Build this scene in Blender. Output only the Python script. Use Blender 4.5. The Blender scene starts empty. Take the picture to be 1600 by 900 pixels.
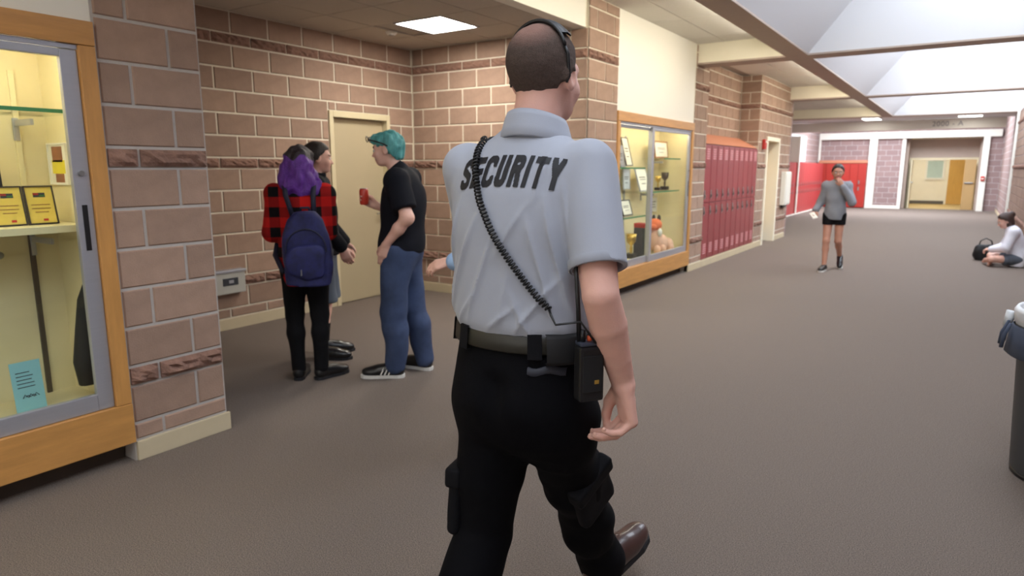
import bpy, bmesh, math, random
import numpy as np
from mathutils import Vector, Matrix
from mathutils.bvhtree import BVHTree

random.seed(7); RNG = np.random.default_rng(7)
scene = bpy.context.scene
col = scene.collection
PI = math.pi

# ------------------------------------------------------------------ camera
cam_d = bpy.data.cameras.new('camera'); cam = bpy.data.objects.new('camera', cam_d); col.objects.link(cam)
cam_d.sensor_width = 36.0; cam_d.lens = 1044.0 / 1600.0 * 36.0
cam.location = (0, 0, 1.52); cam.rotation_euler = (math.radians(90 - 10.1), 0, math.radians(33.8))
cam_d.clip_start = 0.05; cam_d.clip_end = 200
cam_d.dof.use_dof = True; cam_d.dof.focus_distance = 1.72; cam_d.dof.aperture_fstop = 4.5
scene.camera = cam

# ------------------------------------------------------------------ world, daylight, exposure
world = bpy.data.worlds.new('sky'); scene.world = world; world.use_nodes = True
bg = world.node_tree.nodes['Background']
bg.inputs[0].default_value = (0.80, 0.88, 1.0, 1); bg.inputs[1].default_value = 2.2
vs = scene.view_settings
vs.view_transform = 'Standard'; vs.look = 'None'; vs.gamma = 1.0; vs.use_curve_mapping = False
vs.exposure = 0.0

def area(name, loc, size, power, color=(1, 1, 1), rot=(0, 0, 0)):
    l = bpy.data.lights.new(name, 'AREA'); l.shape = 'RECTANGLE'; l.size = size[0]; l.size_y = size[1]
    l.energy = power; l.color = color
    o = bpy.data.objects.new(name, l); o.location = loc; o.rotation_euler = rot; col.objects.link(o)
    return o
SKY = (0.84, 0.91, 1.0)
# daylight falling through each roof skylight (one per bay of the corridor roof)
for y0, y1, pw in ((-2.2, 3.45, 80), (4.05, 9.55, 130), (10.15, 15.65, 215), (16.2, 21.8, 280)):
    area('skylight_daylight', (0.1, (y0 + y1) / 2, 4.45), (1.5, y1 - y0 - 0.5), pw, SKY)
area('skylight_daylight', (-2.0, 26.6, 3.9), (4.6, 3.0), 720, SKY)
# fill light added behind the camera for beam faces and ceilings; no entrance there
area('added_rear_fill', (-1.3, -4.0, 1.7), (4.2, 2.4), 45, (1.0, 0.97, 0.92), (math.radians(90), 0, 0))

# ------------------------------------------------------------------ materials
def lin(c):
    c = c / 255.0
    return c / 12.92 if c <= 0.04045 else ((c + 0.055) / 1.055) ** 2.4
def rgb(r, g, b): return (lin(r), lin(g), lin(b), 1)
MATS = {}
def mat(name, color, rough=0.6, metal=0.0, noise=None, bump=None, rand=0.0, emit=None, spec=0.5, coat=0.0, sheen=0.0):
    """noise=(scale, amount, stretch xyz) colour variation; bump=(scale, strength); rand = per-object brightness variation"""
    if name in MATS: return MATS[name]
    m = bpy.data.materials.new(name); m.use_nodes = True; nt = m.node_tree; N = nt.nodes; L = nt.links
    b = N['Principled BSDF']
    b.inputs['Base Color'].default_value = color; b.inputs['Roughness'].default_value = rough
    b.inputs['Metallic'].default_value = metal; b.inputs['Specular IOR Level'].default_value = spec
    b.inputs['Coat Weight'].default_value = coat; b.inputs['Sheen Weight'].default_value = sheen
    m.diffuse_color = color
    tc = N.new('ShaderNodeTexCoord'); out = None
    if noise:
        mp = N.new('ShaderNodeMapping'); mp.inputs['Scale'].default_value = noise[2] if len(noise) > 2 else (1, 1, 1)
        L.new(tc.outputs['Object'], mp.inputs['Vector'])
        n = N.new('ShaderNodeTexNoise'); n.inputs['Scale'].default_value = noise[0]; n.inputs['Detail'].default_value = 6; n.inputs['Roughness'].default_value = 0.65
        L.new(mp.outputs['Vector'], n.inputs['Vector'])
        mr = N.new('ShaderNodeMapRange'); mr.inputs['From Min'].default_value = 0.25; mr.inputs['From Max'].default_value = 0.75
        mr.inputs['To Min'].default_value = 1 - noise[1]; mr.inputs['To Max'].default_value = 1 + noise[1]
        L.new(n.outputs['Fac'], mr.inputs['Value'])
        out = mr.outputs['Result']
    if rand:
        oi = N.new('ShaderNodeObjectInfo'); mr2 = N.new('ShaderNodeMapRange')
        mr2.inputs['To Min'].default_value = 1 - rand; mr2.inputs['To Max'].default_value = 1 + rand
        L.new(oi.outputs['Random'], mr2.inputs['Value'])
        if out:
            mm = N.new('ShaderNodeMath'); mm.operation = 'MULTIPLY'; L.new(out, mm.inputs[0]); L.new(mr2.outputs['Result'], mm.inputs[1]); out = mm.outputs[0]
        else: out = mr2.outputs['Result']
    if out:
        mx = N.new('ShaderNodeVectorMath'); mx.operation = 'SCALE'; mx.inputs[0].default_value = color[:3]
        L.new(out, mx.inputs['Scale']); L.new(mx.outputs['Vector'], b.inputs['Base Color'])
    if bump:
        n2 = N.new('ShaderNodeTexNoise'); n2.inputs['Scale'].default_value = bump[0]; n2.inputs['Detail'].default_value = 5
        L.new(tc.outputs['Object'], n2.inputs['Vector'])
        bp = N.new('ShaderNodeBump'); bp.inputs['Strength'].default_value = bump[1]; bp.inputs['Distance'].default_value = 0.01
        L.new(n2.outputs['Fac'], bp.inputs['Height']); L.new(bp.outputs['Normal'], b.inputs['Normal'])
    if emit:
        b.inputs['Emission Color'].default_value = emit[0]; b.inputs['Emission Strength'].default_value = emit[1]
    MATS[name] = m
    return m
def ramp_mat(name, scale, stops, rough=0.9, bump=None, stretch=(1, 1, 1), detail=4, interp='LINEAR', spec=0.3):
    m = bpy.data.materials.new(name); m.use_nodes = True; nt = m.node_tree; N = nt.nodes; L = nt.links
    b = N['Principled BSDF']; b.inputs['Roughness'].default_value = rough; b.inputs['Specular IOR Level'].default_value = spec
    tc = N.new('ShaderNodeTexCoord'); mp = N.new('ShaderNodeMapping'); mp.inputs['Scale'].default_value = stretch
    L.new(tc.outputs['Object'], mp.inputs['Vector'])
    n = N.new('ShaderNodeTexNoise'); n.inputs['Scale'].default_value = scale; n.inputs['Detail'].default_value = detail; n.inputs['Roughness'].default_value = 0.7
    L.new(mp.outputs['Vector'], n.inputs['Vector'])
    r = N.new('ShaderNodeValToRGB'); r.color_ramp.interpolation = interp
    els = r.color_ramp.elements
    while len(els) < len(stops): els.new(0.5)
    for e, (p, c) in zip(els, stops): e.position = p; e.color = c
    L.new(n.outputs['Fac'], r.inputs['Fac']); L.new(r.outputs['Color'], b.inputs['Base Color'])
    if bump:
        bp = N.new('ShaderNodeBump'); bp.inputs['Strength'].default_value = bump; bp.inputs['Distance'].default_value = 0.006
        L.new(n.outputs['Fac'], bp.inputs['Height']); L.new(bp.outputs['Normal'], b.inputs['Normal'])
    MATS[name] = m
    return m
def glass_mat(name, tint=(0.97, 0.99, 0.97, 1), gloss=0.06):
    m = bpy.data.materials.new(name); m.use_nodes = True; nt = m.node_tree; N = nt.nodes; L = nt.links
    N.clear(); o = N.new('ShaderNodeOutputMaterial'); t = N.new('ShaderNodeBsdfTransparent'); g = N.new('ShaderNodeBsdfGlossy')
    t.inputs['Color'].default_value = tint; g.inputs['Roughness'].default_value = 0.02
    mx = N.new('ShaderNodeMixShader'); lw = N.new('ShaderNodeLayerWeight'); lw.inputs['Blend'].default_value = 0.5; pw = N.new('ShaderNodeMath'); pw.operation = 'POWER'; pw.inputs[1].default_value = 4.0; fr = N.new('ShaderNodeMath'); fr.operation = 'MULTIPLY_ADD'; fr.inputs[1].default_value = 0.35; fr.inputs[2].default_value = 0.025
    L.new(lw.outputs['Facing'], pw.inputs[0]); L.new(pw.outputs[0], fr.inputs[0]); L.new(fr.outputs[0], mx.inputs[0]); L.new(t.outputs[0], mx.inputs[1]); L.new(g.outputs[0], mx.inputs[2]); L.new(mx.outputs[0], o.inputs['Surface'])
    MATS[name] = m
    return m
def brick_tex_mat(name, c1, c2, mortar, w=0.406, h=0.2032, axes='XZ', rough=0.85):
    """procedural coursing for walls too far off to build brick by brick"""
    m = bpy.data.materials.new(name); m.use_nodes = True; nt = m.node_tree; N = nt.nodes; L = nt.links
    b = N['Principled BSDF']; b.inputs['Roughness'].default_value = rough
    tc = N.new('ShaderNodeTexCoord'); sp = N.new('ShaderNodeSeparateXYZ'); cb = N.new('ShaderNodeCombineXYZ')
    L.new(tc.outputs['Object'], sp.inputs[0]); L.new(sp.outputs[axes[0]], cb.inputs['X']); L.new(sp.outputs[axes[1]], cb.inputs['Y'])
    t = N.new('ShaderNodeTexBrick'); t.inputs['Scale'].default_value = 1.0; t.inputs['Brick Width'].default_value = w; t.inputs['Row Height'].default_value = h
    t.inputs['Mortar Size'].default_value = 0.007; t.inputs['Color1'].default_value = c1; t.inputs['Color2'].default_value = c2; t.inputs['Mortar'].default_value = mortar
    L.new(cb.outputs[0], t.inputs['Vector']); L.new(t.outputs['Color'], b.inputs['Base Color'])
    MATS[name] = m
    return m

M_brick = mat('brick_face', rgb(155, 128, 111), 0.85, noise=(9, 0.13), bump=(120, 0.25), rand=0.10)
M_split = mat('split_face', rgb(136, 104, 90), 0.95, noise=(25, 0.25), bump=(60, 0.8), rand=0.10)
M_mortar = mat('mortar', rgb(218, 210, 192), 0.95, noise=(40, 0.06))
M_mortar_g = mat('mortar_grey', rgb(180, 173, 166), 0.95, noise=(40, 0.06))
M_brick_far = brick_tex_mat('brick_far', rgb(138, 116, 114), rgb(150, 126, 122), rgb(180, 174, 172))
M_brick_far_side = brick_tex_mat('brick_far_side', rgb(138, 116, 112), rgb(150, 126, 120), rgb(180, 174, 172), axes='YZ')
M_brick_pale = brick_tex_mat('brick_pale', rgb(214, 208, 214), rgb(222, 216, 222), rgb(200, 196, 200), axes='YZ')
M_white = mat('white_paint', rgb(232, 229, 218), 0.7, bump=(150, 0.06))
M_well = mat('skylight_paint', rgb(226, 226, 228), 0.75, bump=(60, 0.05))
M_cream = mat('cream_paint', rgb(236, 230, 210), 0.65, noise=(3, 0.03))
M_taupe = mat('taupe_paint', rgb(176, 158, 144), 0.7, noise=(4, 0.04))
M_base = mat('rubber_base', rgb(196, 182, 152), 0.55, noise=(6, 0.05))
M_base_dark = mat('dark_kick', rgb(70, 60, 52), 0.6, noise=(8, 0.1))
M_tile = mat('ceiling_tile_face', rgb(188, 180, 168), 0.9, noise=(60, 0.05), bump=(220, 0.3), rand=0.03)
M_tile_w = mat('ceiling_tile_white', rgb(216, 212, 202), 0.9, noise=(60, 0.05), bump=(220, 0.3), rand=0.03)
M_grid = mat('ceiling_grid', rgb(165, 158, 148), 0.6, noise=(5, 0.04))
M_carpet = ramp_mat('carpet', 210, [(0.28, rgb(62, 52, 47)), (0.45, rgb(105, 94, 86)), (0.58, rgb(127, 115, 106)), (0.75, rgb(158, 144, 130))], 0.95, bump=0.7, detail=3)
M_oak = mat('oak_wood', rgb(190, 138, 76), 0.4, noise=(5, 0.16, (6, 0.7, 6)), bump=(80, 0.05), coat=0.2)
M_oak_v = mat('oak_wood_upright', rgb(190, 138, 76), 0.4, noise=(5, 0.16, (6, 6, 0.7)), bump=(80, 0.05), coat=0.2)
M_alu = mat('aluminium', rgb(176, 178, 186), 0.38, metal=0.55, noise=(4, 0.04, (1, 1, 20)))
M_steel = mat('steel', rgb(150, 150, 148), 0.35, metal=0.8, noise=(8, 0.05))
M_dark_steel = mat('dark_steel', rgb(92, 82, 70), 0.5, metal=0.5, noise=(8, 0.1))
M_case_in = mat('case_interior', rgb(228, 215, 172), 0.7, noise=(2.5, 0.06))
M_glass = glass_mat('clear_glass')
M_glass_edge = mat('green_glass_edge', rgb(70, 140, 100), 0.15, noise=(5, 0.05))
M_black = mat('black_plastic', rgb(20, 20, 22), 0.42, noise=(20, 0.1))
M_black_matte = mat('black_matte', rgb(16, 16, 18), 0.7, noise=(20, 0.1))
M_door_beige = mat('beige_door_paint', rgb(182, 168, 138), 0.55, noise=(2, 0.03))
M_frame_beige = mat('door_frame_paint', rgb(210, 198, 164), 0.5, noise=(3, 0.03))
M_door_wood = mat('tan_wood_door', rgb(204, 158, 78), 0.5, noise=(4, 0.12, (6, 6, 0.6)))
M_locker = mat('locker_red', rgb(138, 40, 48), 0.33, noise=(3, 0.05), rand=0.05, coat=0.3)
M_locker_far = mat('locker_red_bright', rgb(164, 44, 34), 0.5, noise=(3, 0.05), rand=0.05)
M_orange = mat('orange_hood', rgb(188, 122, 92), 0.6, noise=(4, 0.06))
M_lamp = mat('lamp_diffuser', (1, 0.97, 0.9, 1), 0.4, emit=((1.0, 0.94, 0.83, 1), 13.0), noise=(3, 0.01))
M_lamp_cool = mat('lamp_diffuser_cool', (1, 1, 1, 1), 0.4, emit=((1.0, 0.96, 0.90, 1), 9.0), noise=(3, 0.01))
M_lamp_alcove = mat('alcove_lamp_diffuser', (1, 0.97, 0.9, 1), 0.4, emit=((1.0, 0.94, 0.84, 1), 46.0), noise=(3, 0.01))
M_tube = mat('case_lamp', (1, 0.95, 0.8, 1), 0.4, emit=((1.0, 0.93, 0.78, 1), 25.0), noise=(3, 0.01))
M_lamp_room = mat('far_room_diffuser', (1, 1, 1, 1), 0.4, emit=((1.0, 0.95, 0.84, 1), 30.0), noise=(3, 0.01))
M_paper = mat('white_paper', rgb(232, 228, 216), 0.7, noise=(20, 0.03))
M_yellow_paper = mat('gold_paper', rgb(222, 196, 92), 0.6, noise=(20, 0.06))
M_blue_paper = mat('pale_blue_paper', rgb(140, 196, 206), 0.7, noise=(15, 0.04))
M_ink = mat('dark_ink', rgb(48, 52, 60), 0.6, noise=(30, 0.1))
M_red = mat('red_print', rgb(186, 44, 36), 0.5, noise=(20, 0.08))
M_green = mat('green_print', rgb(60, 130, 60), 0.5, noise=(20, 0.08))
M_frame_dark = mat('dark_picture_frame', rgb(52, 44, 38), 0.4, noise=(10, 0.1))
M_frame_brown = mat('brown_picture_frame', rgb(150, 102, 56), 0.4, noise=(10, 0.1))

# ------------------------------------------------------------------ object helpers
def link(o, parent=None):
    col.objects.link(o)
    if parent is not None: o.parent = parent
    return o
def tag(o, label=None, cat=None, group=None, kind=None):
    if label: o['label'] = label
    if cat: o['category'] = cat
    if group: o['group'] = group
    if kind: o['kind'] = kind
    return o
def empty(name, loc=(0, 0, 0), rz=0, label=None, cat=None, group=None, kind=None):
    o = bpy.data.objects.new(name, None); o.location = loc; o.rotation_euler = (0, 0, rz); o.empty_display_size = 0.1
    return tag(link(o), label, cat, group, kind)
def mesh_obj(name, verts, faces, m, parent=None, smooth=False):
    me = bpy.data.meshes.new(name); me.from_pydata([tuple(v) for v in verts], [], [tuple(f) for f in faces]); me.update()
    if m: me.materials.append(m)
    if smooth: me.polygons.foreach_set('use_smooth', [True] * len(me.polygons))
    return link(bpy.data.objects.new(name, me), parent)
class MB:
    """collects solids for ONE part"""
    def __init__(self): self.v = []; self.f = []
    def add(self, verts, faces):
        n = len(self.v); self.v += [tuple(x) for x in verts]; self.f += [tuple(i + n for i in f) for f in faces]; return self
    def box(self, x0, x1, y0, y1, z0, z1, bev=0.0):
        x0, x1 = sorted((x0, x1)); y0, y1 = sorted((y0, y1)); z0, z1 = sorted((z0, z1))
        b = min(bev, (x1 - x0) * .45, (y1 - y0) * .45, (z1 - z0) * .45)
        if b <= 0:
            return self.add([(x, y, z) for x in (x0, x1) for y in (y0, y1) for z in (z0, z1)],
                            [(0, 1, 3, 2), (4, 6, 7, 5), (0, 4, 5, 1), (2, 3, 7, 6), (0, 2, 6, 4), (1, 5, 7, 3)])
        bm = bmesh.new(); bmesh.ops.create_cube(bm, size=1.0)
        for v in bm.verts: v.co = Vector((x0 + (v.co.x + .5) * (x1 - x0), y0 + (v.co.y + .5) * (y1 - y0), z0 + (v.co.z + .5) * (z1 - z0)))
        bmesh.ops.bevel(bm, geom=list(bm.edges), offset=b, segments=2, affect='EDGES', profile=0.6)
        bm.verts.index_update(); self.add([v.co[:] for v in bm.verts], [[v.index for v in f.verts] for f in bm.faces]); bm.free()
        return self
    def tube(self, pts, r, n=10, cap=True):
        pts = [Vector(p) for p in pts]; rs = r if isinstance(r, (list, tuple)) else [r] * len(pts)
        rings = []; up = Vector((0.123, 0.311, 0.94))
        t0 = (pts[1] - pts[0]).normalized(); a = t0.cross(up).normalized()
        for i, p in enumerate(pts):
            t = (pts[min(i + 1, len(pts) - 1)] - pts[max(i - 1, 0)]).normalized()
            a = (a - t * a.dot(t)).normalized(); b = t.cross(a)
            rings.append([p + (a * math.cos(2 * PI * k / n) + b * math.sin(2 * PI * k / n)) * rs[i] for k in range(n)])
        v = [q for R in rings for q in R]; f = []
        for i in range(len(rings) - 1):
            for k in range(n): f.append((i * n + k, i * n + (k + 1) % n, (i + 1) * n + (k + 1) % n, (i + 1) * n + k))
        if cap: f.append(tuple(range(n))[::-1]); f.append(tuple((len(rings) - 1) * n + k for k in range(n)))
        return self.add(v, f)
    def lathe(self, prof, n=32, cx=0, cy=0, sx=1, sy=1, close=False):
        v = [(cx + r * sx * math.cos(2 * PI * k / n), cy + r * sy * math.sin(2 * PI * k / n), z) for r, z in prof for k in range(n)]; f = []
        for i in range(len(prof) - 1):
            for k in range(n): f.append((i * n + k, i * n + (k + 1) % n, (i + 1) * n + (k + 1) % n, (i + 1) * n + k))
        if close:
            f.append(tuple(range(n))[::-1]); f.append(tuple((len(prof) - 1) * n + k for k in range(n)))
        return self.add(v, f)
    def ball(self, c, r, n=12):
        rr = r if isinstance(r, (tuple, list)) else (r, r, r); v = []; f = []
        for i in range(n + 1):
            th = PI * i / n
            for k in range(2 * n):
                ph = PI * k / n; v.append((c[0] + rr[0] * math.sin(th) * math.cos(ph), c[1] + rr[1] * math.sin(th) * math.sin(ph), c[2] + rr[2] * math.cos(th)))
        for i in range(n):
            for k in range(2 * n): f.append((i * 2 * n + k, (i + 1) * 2 * n + k, (i + 1) * 2 * n + (k + 1) % (2 * n), i * 2 * n + (k + 1) % (2 * n)))
        return self.add(v, f)
    def build(self, name, m, parent=None, smooth=False): return mesh_obj(name, self.v, self.f, m, parent, smooth)
def box(name, x0, x1, y0, y1, z0, z1, m, parent=None, bev=0.0): return MB().box(x0, x1, y0, y1, z0, z1, bev).build(name, m, parent)
def struct(name, x0, x1, y0, y1, z0, z1, m, label, cat='wall'):
    return tag(box(name, x0, x1, y0, y1, z0, z1, m), label, cat, kind='structure')

# ------------------------------------------------------------------ block walls
CH = 0.2032; BW = 0.4064; JT = 0.016
COURSES = []                                  # (z0, z1, split-face?)
z = 0.0; n = 2
while z < 3.5:
    for k in range(n): COURSES.append((z, z + CH, False)); z += CH
    COURSES.append((z, z + CH / 2, True)); z += CH / 2; n = 5
BR = {}
def brick_mesh(w, h, split):
    """a block lying in the u-w plane, face towards +n: local x = along the wall, y = out of the wall, z = up"""
    var = random.randrange(4) if split else 0
    key = (round(w, 3), round(h, 3), split, var)
    if key in BR: return BR[key]
    a, b = w / 2, h / 2; c = 0.006; d = 0.008
    if not split:
        v = [(-a, -.01, -b), (a, -.01, -b), (a, -.01, b), (-a, -.01, b), (-a, d - c, -b), (a, d - c, -b), (a, d - c, b), (-a, d - c, b),
             (-a + c, d, -b + c), (a - c, d, -b + c), (a - c, d, b - c), (-a + c, d, b - c)]
        f = [(4, 5, 1, 0), (5, 6, 2, 1), (6, 7, 3, 2), (7, 4, 0, 3), (4, 8, 9, 5), (5, 9, 10, 6), (6, 10, 11, 7), (7, 11, 8, 4), (8, 11, 10, 9)]
        v = [(x, y, zz) for x, y, zz in v]
    else:
        nx = max(3, int(w / 0.035)); nz = 4; r = random.Random(var * 31 + int(w * 997)); v = []; f = []
        for j in range(nz + 1):
            for i in range(nx + 1):
                e = i in (0, nx) or j in (0, nz)
                v.append((-a + w * i / nx + (0 if e else r.uniform(-.008, .008)), (0.010 if e else r.uniform(.016, .042)), -b + h * j / nz))
        q = nx + 1
        for j in range(nz):
            for i in range(nx): f.append((j * q + i, j * q + i + q, j * q + i + q + 1, j * q + i + 1))
        n0 = len(v); v += [(-a, -.01, -b), (a, -.01, -b), (a, -.01, b), (-a, -.01, b)]
        f += [tuple(range(0, q)) + (n0 + 1, n0), tuple(range(nz * q, nz * q + q))[::-1] + (n0 + 3, n0 + 2),
              tuple(j * q for j in range(nz + 1))[::-1] + (n0, n0 + 3), tuple(j * q + nx for j in range(nz + 1)) + (n0 + 2, n0 + 1)]
    me = bpy.data.meshes.new('brick'); me.from_pydata(v, [], f); me.update(); me.materials.append(M_split if split else M_brick)
    BR[key] = me
    return me
def lay_bricks(wall, face, pos, u0, u1, z0, z1, phase=0.0, holes=()):
    """face: '+x' (plane X=pos, u=Y) or '-y' (plane Y=pos, u=X) or '-x'. holes: (u0,u1,z0,z1)"""
    for i, (a, b, split) in enumerate(COURSES):
        a2, b2 = max(a, z0), min(b, z1)
        if b2 - a2 < 0.025: continue
        for h in holes:                        # trim a course that ends on an opening
            pass
        off = phase + (BW / 2 if i % 2 else 0.0)
        k = math.floor((u0 - off) / BW)
        while off + k * BW < u1:
            s, e = max(u0, off + k * BW), min(u1, off + (k + 1) * BW); k += 1
            pieces = [(s, e, a2, b2)]
            for (hu0, hu1, hz0, hz1) in holes:
                nxt = []
                for (ps, pe, pa, pb) in pieces:
                    if pe <= hu0 or ps >= hu1 or pb <= hz0 or pa >= hz1: nxt.append((ps, pe, pa, pb)); continue
                    if ps < hu0: nxt.append((ps, hu0, pa, pb))
                    if pe > hu1: nxt.append((hu1, pe, pa, pb))
                    ms, me_ = max(ps, hu0), min(pe, hu1)
                    if pb > hz1: nxt.append((ms, me_, hz1, pb))
                    if pa < hz0: nxt.append((ms, me_, pa, hz0))
                pieces = nxt
            for (ps, pe, pa, pb) in pieces:
                w, h = pe - ps - JT, pb - pa - (JT if pb == b2 else JT * .6)
                if w < 0.02 or h < 0.02: continue
                o = bpy.data.objects.new('brick', brick_mesh(w, h, split)); uc = (ps + pe) / 2; zc = (pa + pb) / 2
                if face == '+x': o.location = (pos, uc, zc); o.rotation_euler = (0, 0, -PI / 2)
                elif face == '-x': o.location = (pos, uc, zc); o.rotation_euler = (0, 0, PI / 2)
                else: o.location = (uc, pos, zc); o.rotation_euler = (0, 0, PI)
                link(o, wall)
def child(mb, nm, m, e):
    p = mb.build(nm, m); p.parent = e; p.matrix_parent_inverse = e.matrix_basis.inverted(); return p
# ================================================================== THE SETTING
XL, XA, XB, XR, YB = -3.50, -5.74, -3.33, 1.02, 6.37
CZ = 3.26                                          # tile ceiling of the side bays
struct('floor', -6.3, 1.6, -4.2, 30.6, -0.1, 0, M_carpet, 'brown grey speckled carpet running down the whole school corridor', 'floor')
M_tanfloor = mat('tan_floor', rgb(176, 150, 96), 0.6, noise=(6, 0.05))
struct('floor_far_room', -4.2, 2.4, 30.6, 36.2, -0.1, 0, M_tanfloor, 'tan floor of the room beyond the open double doors', 'floor')

# --- left side, near: pier beside the display case
w = struct('wall_left_pier', XL - 0.4, XL, 1.655, 2.19, 0, CZ, M_mortar_g, 'reddish brown block pier beside the nearest display case', 'wall')
lay_bricks(w, '+x', XL, 1.66, 2.19, 0.11, CZ, phase=1.817)
b = MB().box(XL - .002, XL + .016, 1.662, 2.205, 0, .105, .004).build('baseboard_left_pier', M_base); tag(b, 'cream rubber baseboard along the foot of the near block pier', 'baseboard', kind='structure')
struct('wall_left_behind', XL - 0.2, XL, -4.2, -0.6, 0, CZ, M_white, 'white painted corridor wall behind the camera on the left')
struct('wall_left_above_case', XL - 0.2, XL - 0.004, -0.6, 1.655, 2.2, CZ, M_white, 'white painted wall above the nearest oak display case')
# --- alcove
w = struct('wall_alcove_side', XA - 0.25, XA, 1.6, YB + .25, 0, 2.97, M_mortar, 'tan block wall of the alcove that holds the beige door')
DH = (5.03, 5.95, 0, 2.14)
lay_bricks(w, '+x', XA, 2.9, YB, 0.11, 2.94, phase=0.06, holes=[DH])
w = struct('wall_alcove_back', XA, XB - .03, YB, YB + .25, 0, CZ, M_mortar, 'tan block wall at the far end of the alcove')
lay_bricks(w, '-y', YB, XA + .012, XB, 0.11, 2.94, phase=XB)
struct('wall_alcove_near', XA, XL - .38, 1.66, 1.9, 0, 2.97, M_white, 'near wall of the alcove hidden behind the block pier')
for nm, args, lb in (('baseboard_alcove_side', (XA, XA + .012, 2.0, 5.03, 0, .105), 'cream baseboard along the alcove side wall before the door'),
                     ('baseboard_alcove_corner', (XA, XA + .012, 5.95, YB, 0, .105), 'short cream baseboard between the beige door and the alcove corner'),
                     ('baseboard_alcove_back', (XA + .012, XB - .02, YB - .012, YB, 0, .105), 'cream baseboard along the far wall of the alcove')):
    tag(MB().box(*args, .003).build(nm, M_base), lb, 'baseboard', kind='structure')
c = struct('ceiling_alcove', XA - .2, XB - .06, 1.66, YB + .2, 2.955, 3.1, M_grid, 'grey tiled ceiling of the alcove', 'ceiling')
TX = [-5.74 + .61 * i for i in range(5)]; TY = [2.08 + .61 * i for i in range(8)]
for i in range(4):
    for j in range(7):
        x0, x1, y0, y1 = TX[i], min(TX[i + 1], XB - .172), TY[j], min(TY[j + 1], YB)
        if i == 1 and j == 5: continue
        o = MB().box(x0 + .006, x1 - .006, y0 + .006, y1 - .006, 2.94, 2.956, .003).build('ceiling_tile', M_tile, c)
tag(MB().box(XB - .17, XB - .03, 2.19, YB, 2.94, CZ, .004).build('wall_alcove_bulkhead', M_white), 'white bulkhead above the alcove opening', 'wall', kind='structure')
# --- far side of the alcove: pier, case wall, pier, locker bay, door pier
w = struct('wall_left_pier_middle', XB - .38, XB, YB + .02, 7.1, 0, CZ, M_mortar, 'block pier between the alcove and the second display case')
lay_bricks(w, '+x', XB, YB + .012, 7.1, 0.11, CZ, phase=YB + .2)
struct('wall_left_above_second_case', XB - .2, XB - .004, 7.1, 9.68, 2.17, CZ, M_white, 'white painted wall above the second oak display case')
w = struct('wall_left_pier_narrow', XB - .5, XB, 9.68, 10.28, 0, CZ, M_mortar, 'block pier between the second display case and the red lockers')
lay_bricks(w, '+x', XB, 9.685, 10.28, 0.11, CZ, phase=9.68 + .1)
w = struct('wall_left_locker_bay', XB - .6, XB - .38, 10.28, 13.4, 0, CZ, M_mortar, 'block wall above and behind the near red lockers')
lay_bricks(w, '+x', XB - .38, 10.28, 13.4, 1.9, CZ, phase=.1)
w = struct('wall_left_door_pier', XB - .6, XB, 13.41, 16.1, 0, CZ, M_mortar, 'block wall that holds the narrow tan wooden door')
D2 = (13.98, 15.08, 0, 2.15)
# open the doorway in the backing slab
bpy.data.objects.remove(w)
mb = MB().box(XB - .6, XB, 13.41, D2[0], 0, CZ).box(XB - .6, XB, D2[1], 16.1, 0, CZ).box(XB - .6, XB, D2[0], D2[1], D2[3], CZ).box(XB - .6, XB - .32, D2[0], D2[1], 0, D2[3])
w = tag(mb.build('wall_left_door_pier', M_mortar), 'block wall that holds the narrow tan wooden door', 'wall', kind='structure')
lay_bricks(w, '+x', XB, 13.41, 16.1, 0.11, CZ, phase=.2, holes=[D2])
lay_bricks(w, '-y', 13.41, XB - .375, XB, 1.95, CZ, phase=XB)
for nm, y0, y1, lb in (('baseboard_left_narrow', 9.68, 10.28, 'cream baseboard under the block pier by the red lockers'), ('baseboard_left_lockers', 10.28, 13.41, 'cream plinth under the near red lockers'),
                       ('baseboard_left_door', 13.41, D2[0], 'cream baseboard left of the tan wooden door'), ('baseboard_left_end', D2[1], 16.1, 'cream baseboard right of the tan wooden door')):
    tag(MB().box(XB - .05, XB + .014, y0, y1, 0, .1, .003).build(nm, M_base), lb, 'baseboard', kind='structure')
# --- far part of the corridor
w = struct('wall_left_far', -5.25, -5.05, 16.1, 30.2, 0, 4.0, M_brick_far_side, 'far left block wall behind the distant red lockers')
struct('wall_left_return', -5.25, XB, 16.1, 16.25, 0, CZ, M_brick_far, 'block return wall behind the tan door pier')
tag(box('wall_left_far_panel', -5.05, -5.03, 22.7, 27.2, 1.78, 2.7, M_brick_pale), 'pale block wall above the distant red side lockers', 'wall', kind='structure')
# end wall: made of its own pieces round the openings
mb = MB().box(-5.2, -2.0, 30.0, 30.4, 0, 3.9).box(.42, 1.3, 30.0, 30.4, 0, 3.9).box(-2.0, .42, 30.0, 30.4, 2.66, 3.9)
tag(mb.build('wall_end', M_brick_far), 'distant block end wall of the corridor around the double doors', 'wall', kind='structure')
box('lintel', -5.04, .95, 29.86, 30.0, 2.67, 2.92, M_white).name = 'trim_1'
tag(bpy.data.objects['trim_1'], 'white lintel band with small lettering above the far double doors', 'trim', kind='structure')
for i, (x0, x1) in enumerate(((-3.22, -2.95), (-5.04, -4.98), (.42, .62), (-2.12, -2.0))):
    tag(box('trim_%d' % (i + 2), x0, x1, 29.88 if i < 3 else 29.95, 30.0, 0, 2.67, M_white), ['white column right of the distant red lockers', 'white post at the left corner of the end wall', 'white post right of the far double doors', 'slim white post left of the far double doors'][i], 'column', kind='structure')
tag(box('baseboard_end', -2.95, -2.12, 29.96, 30.0, 0, .12, M_white), 'white baseboard under the distant end wall pillar', 'baseboard', kind='structure')
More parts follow.
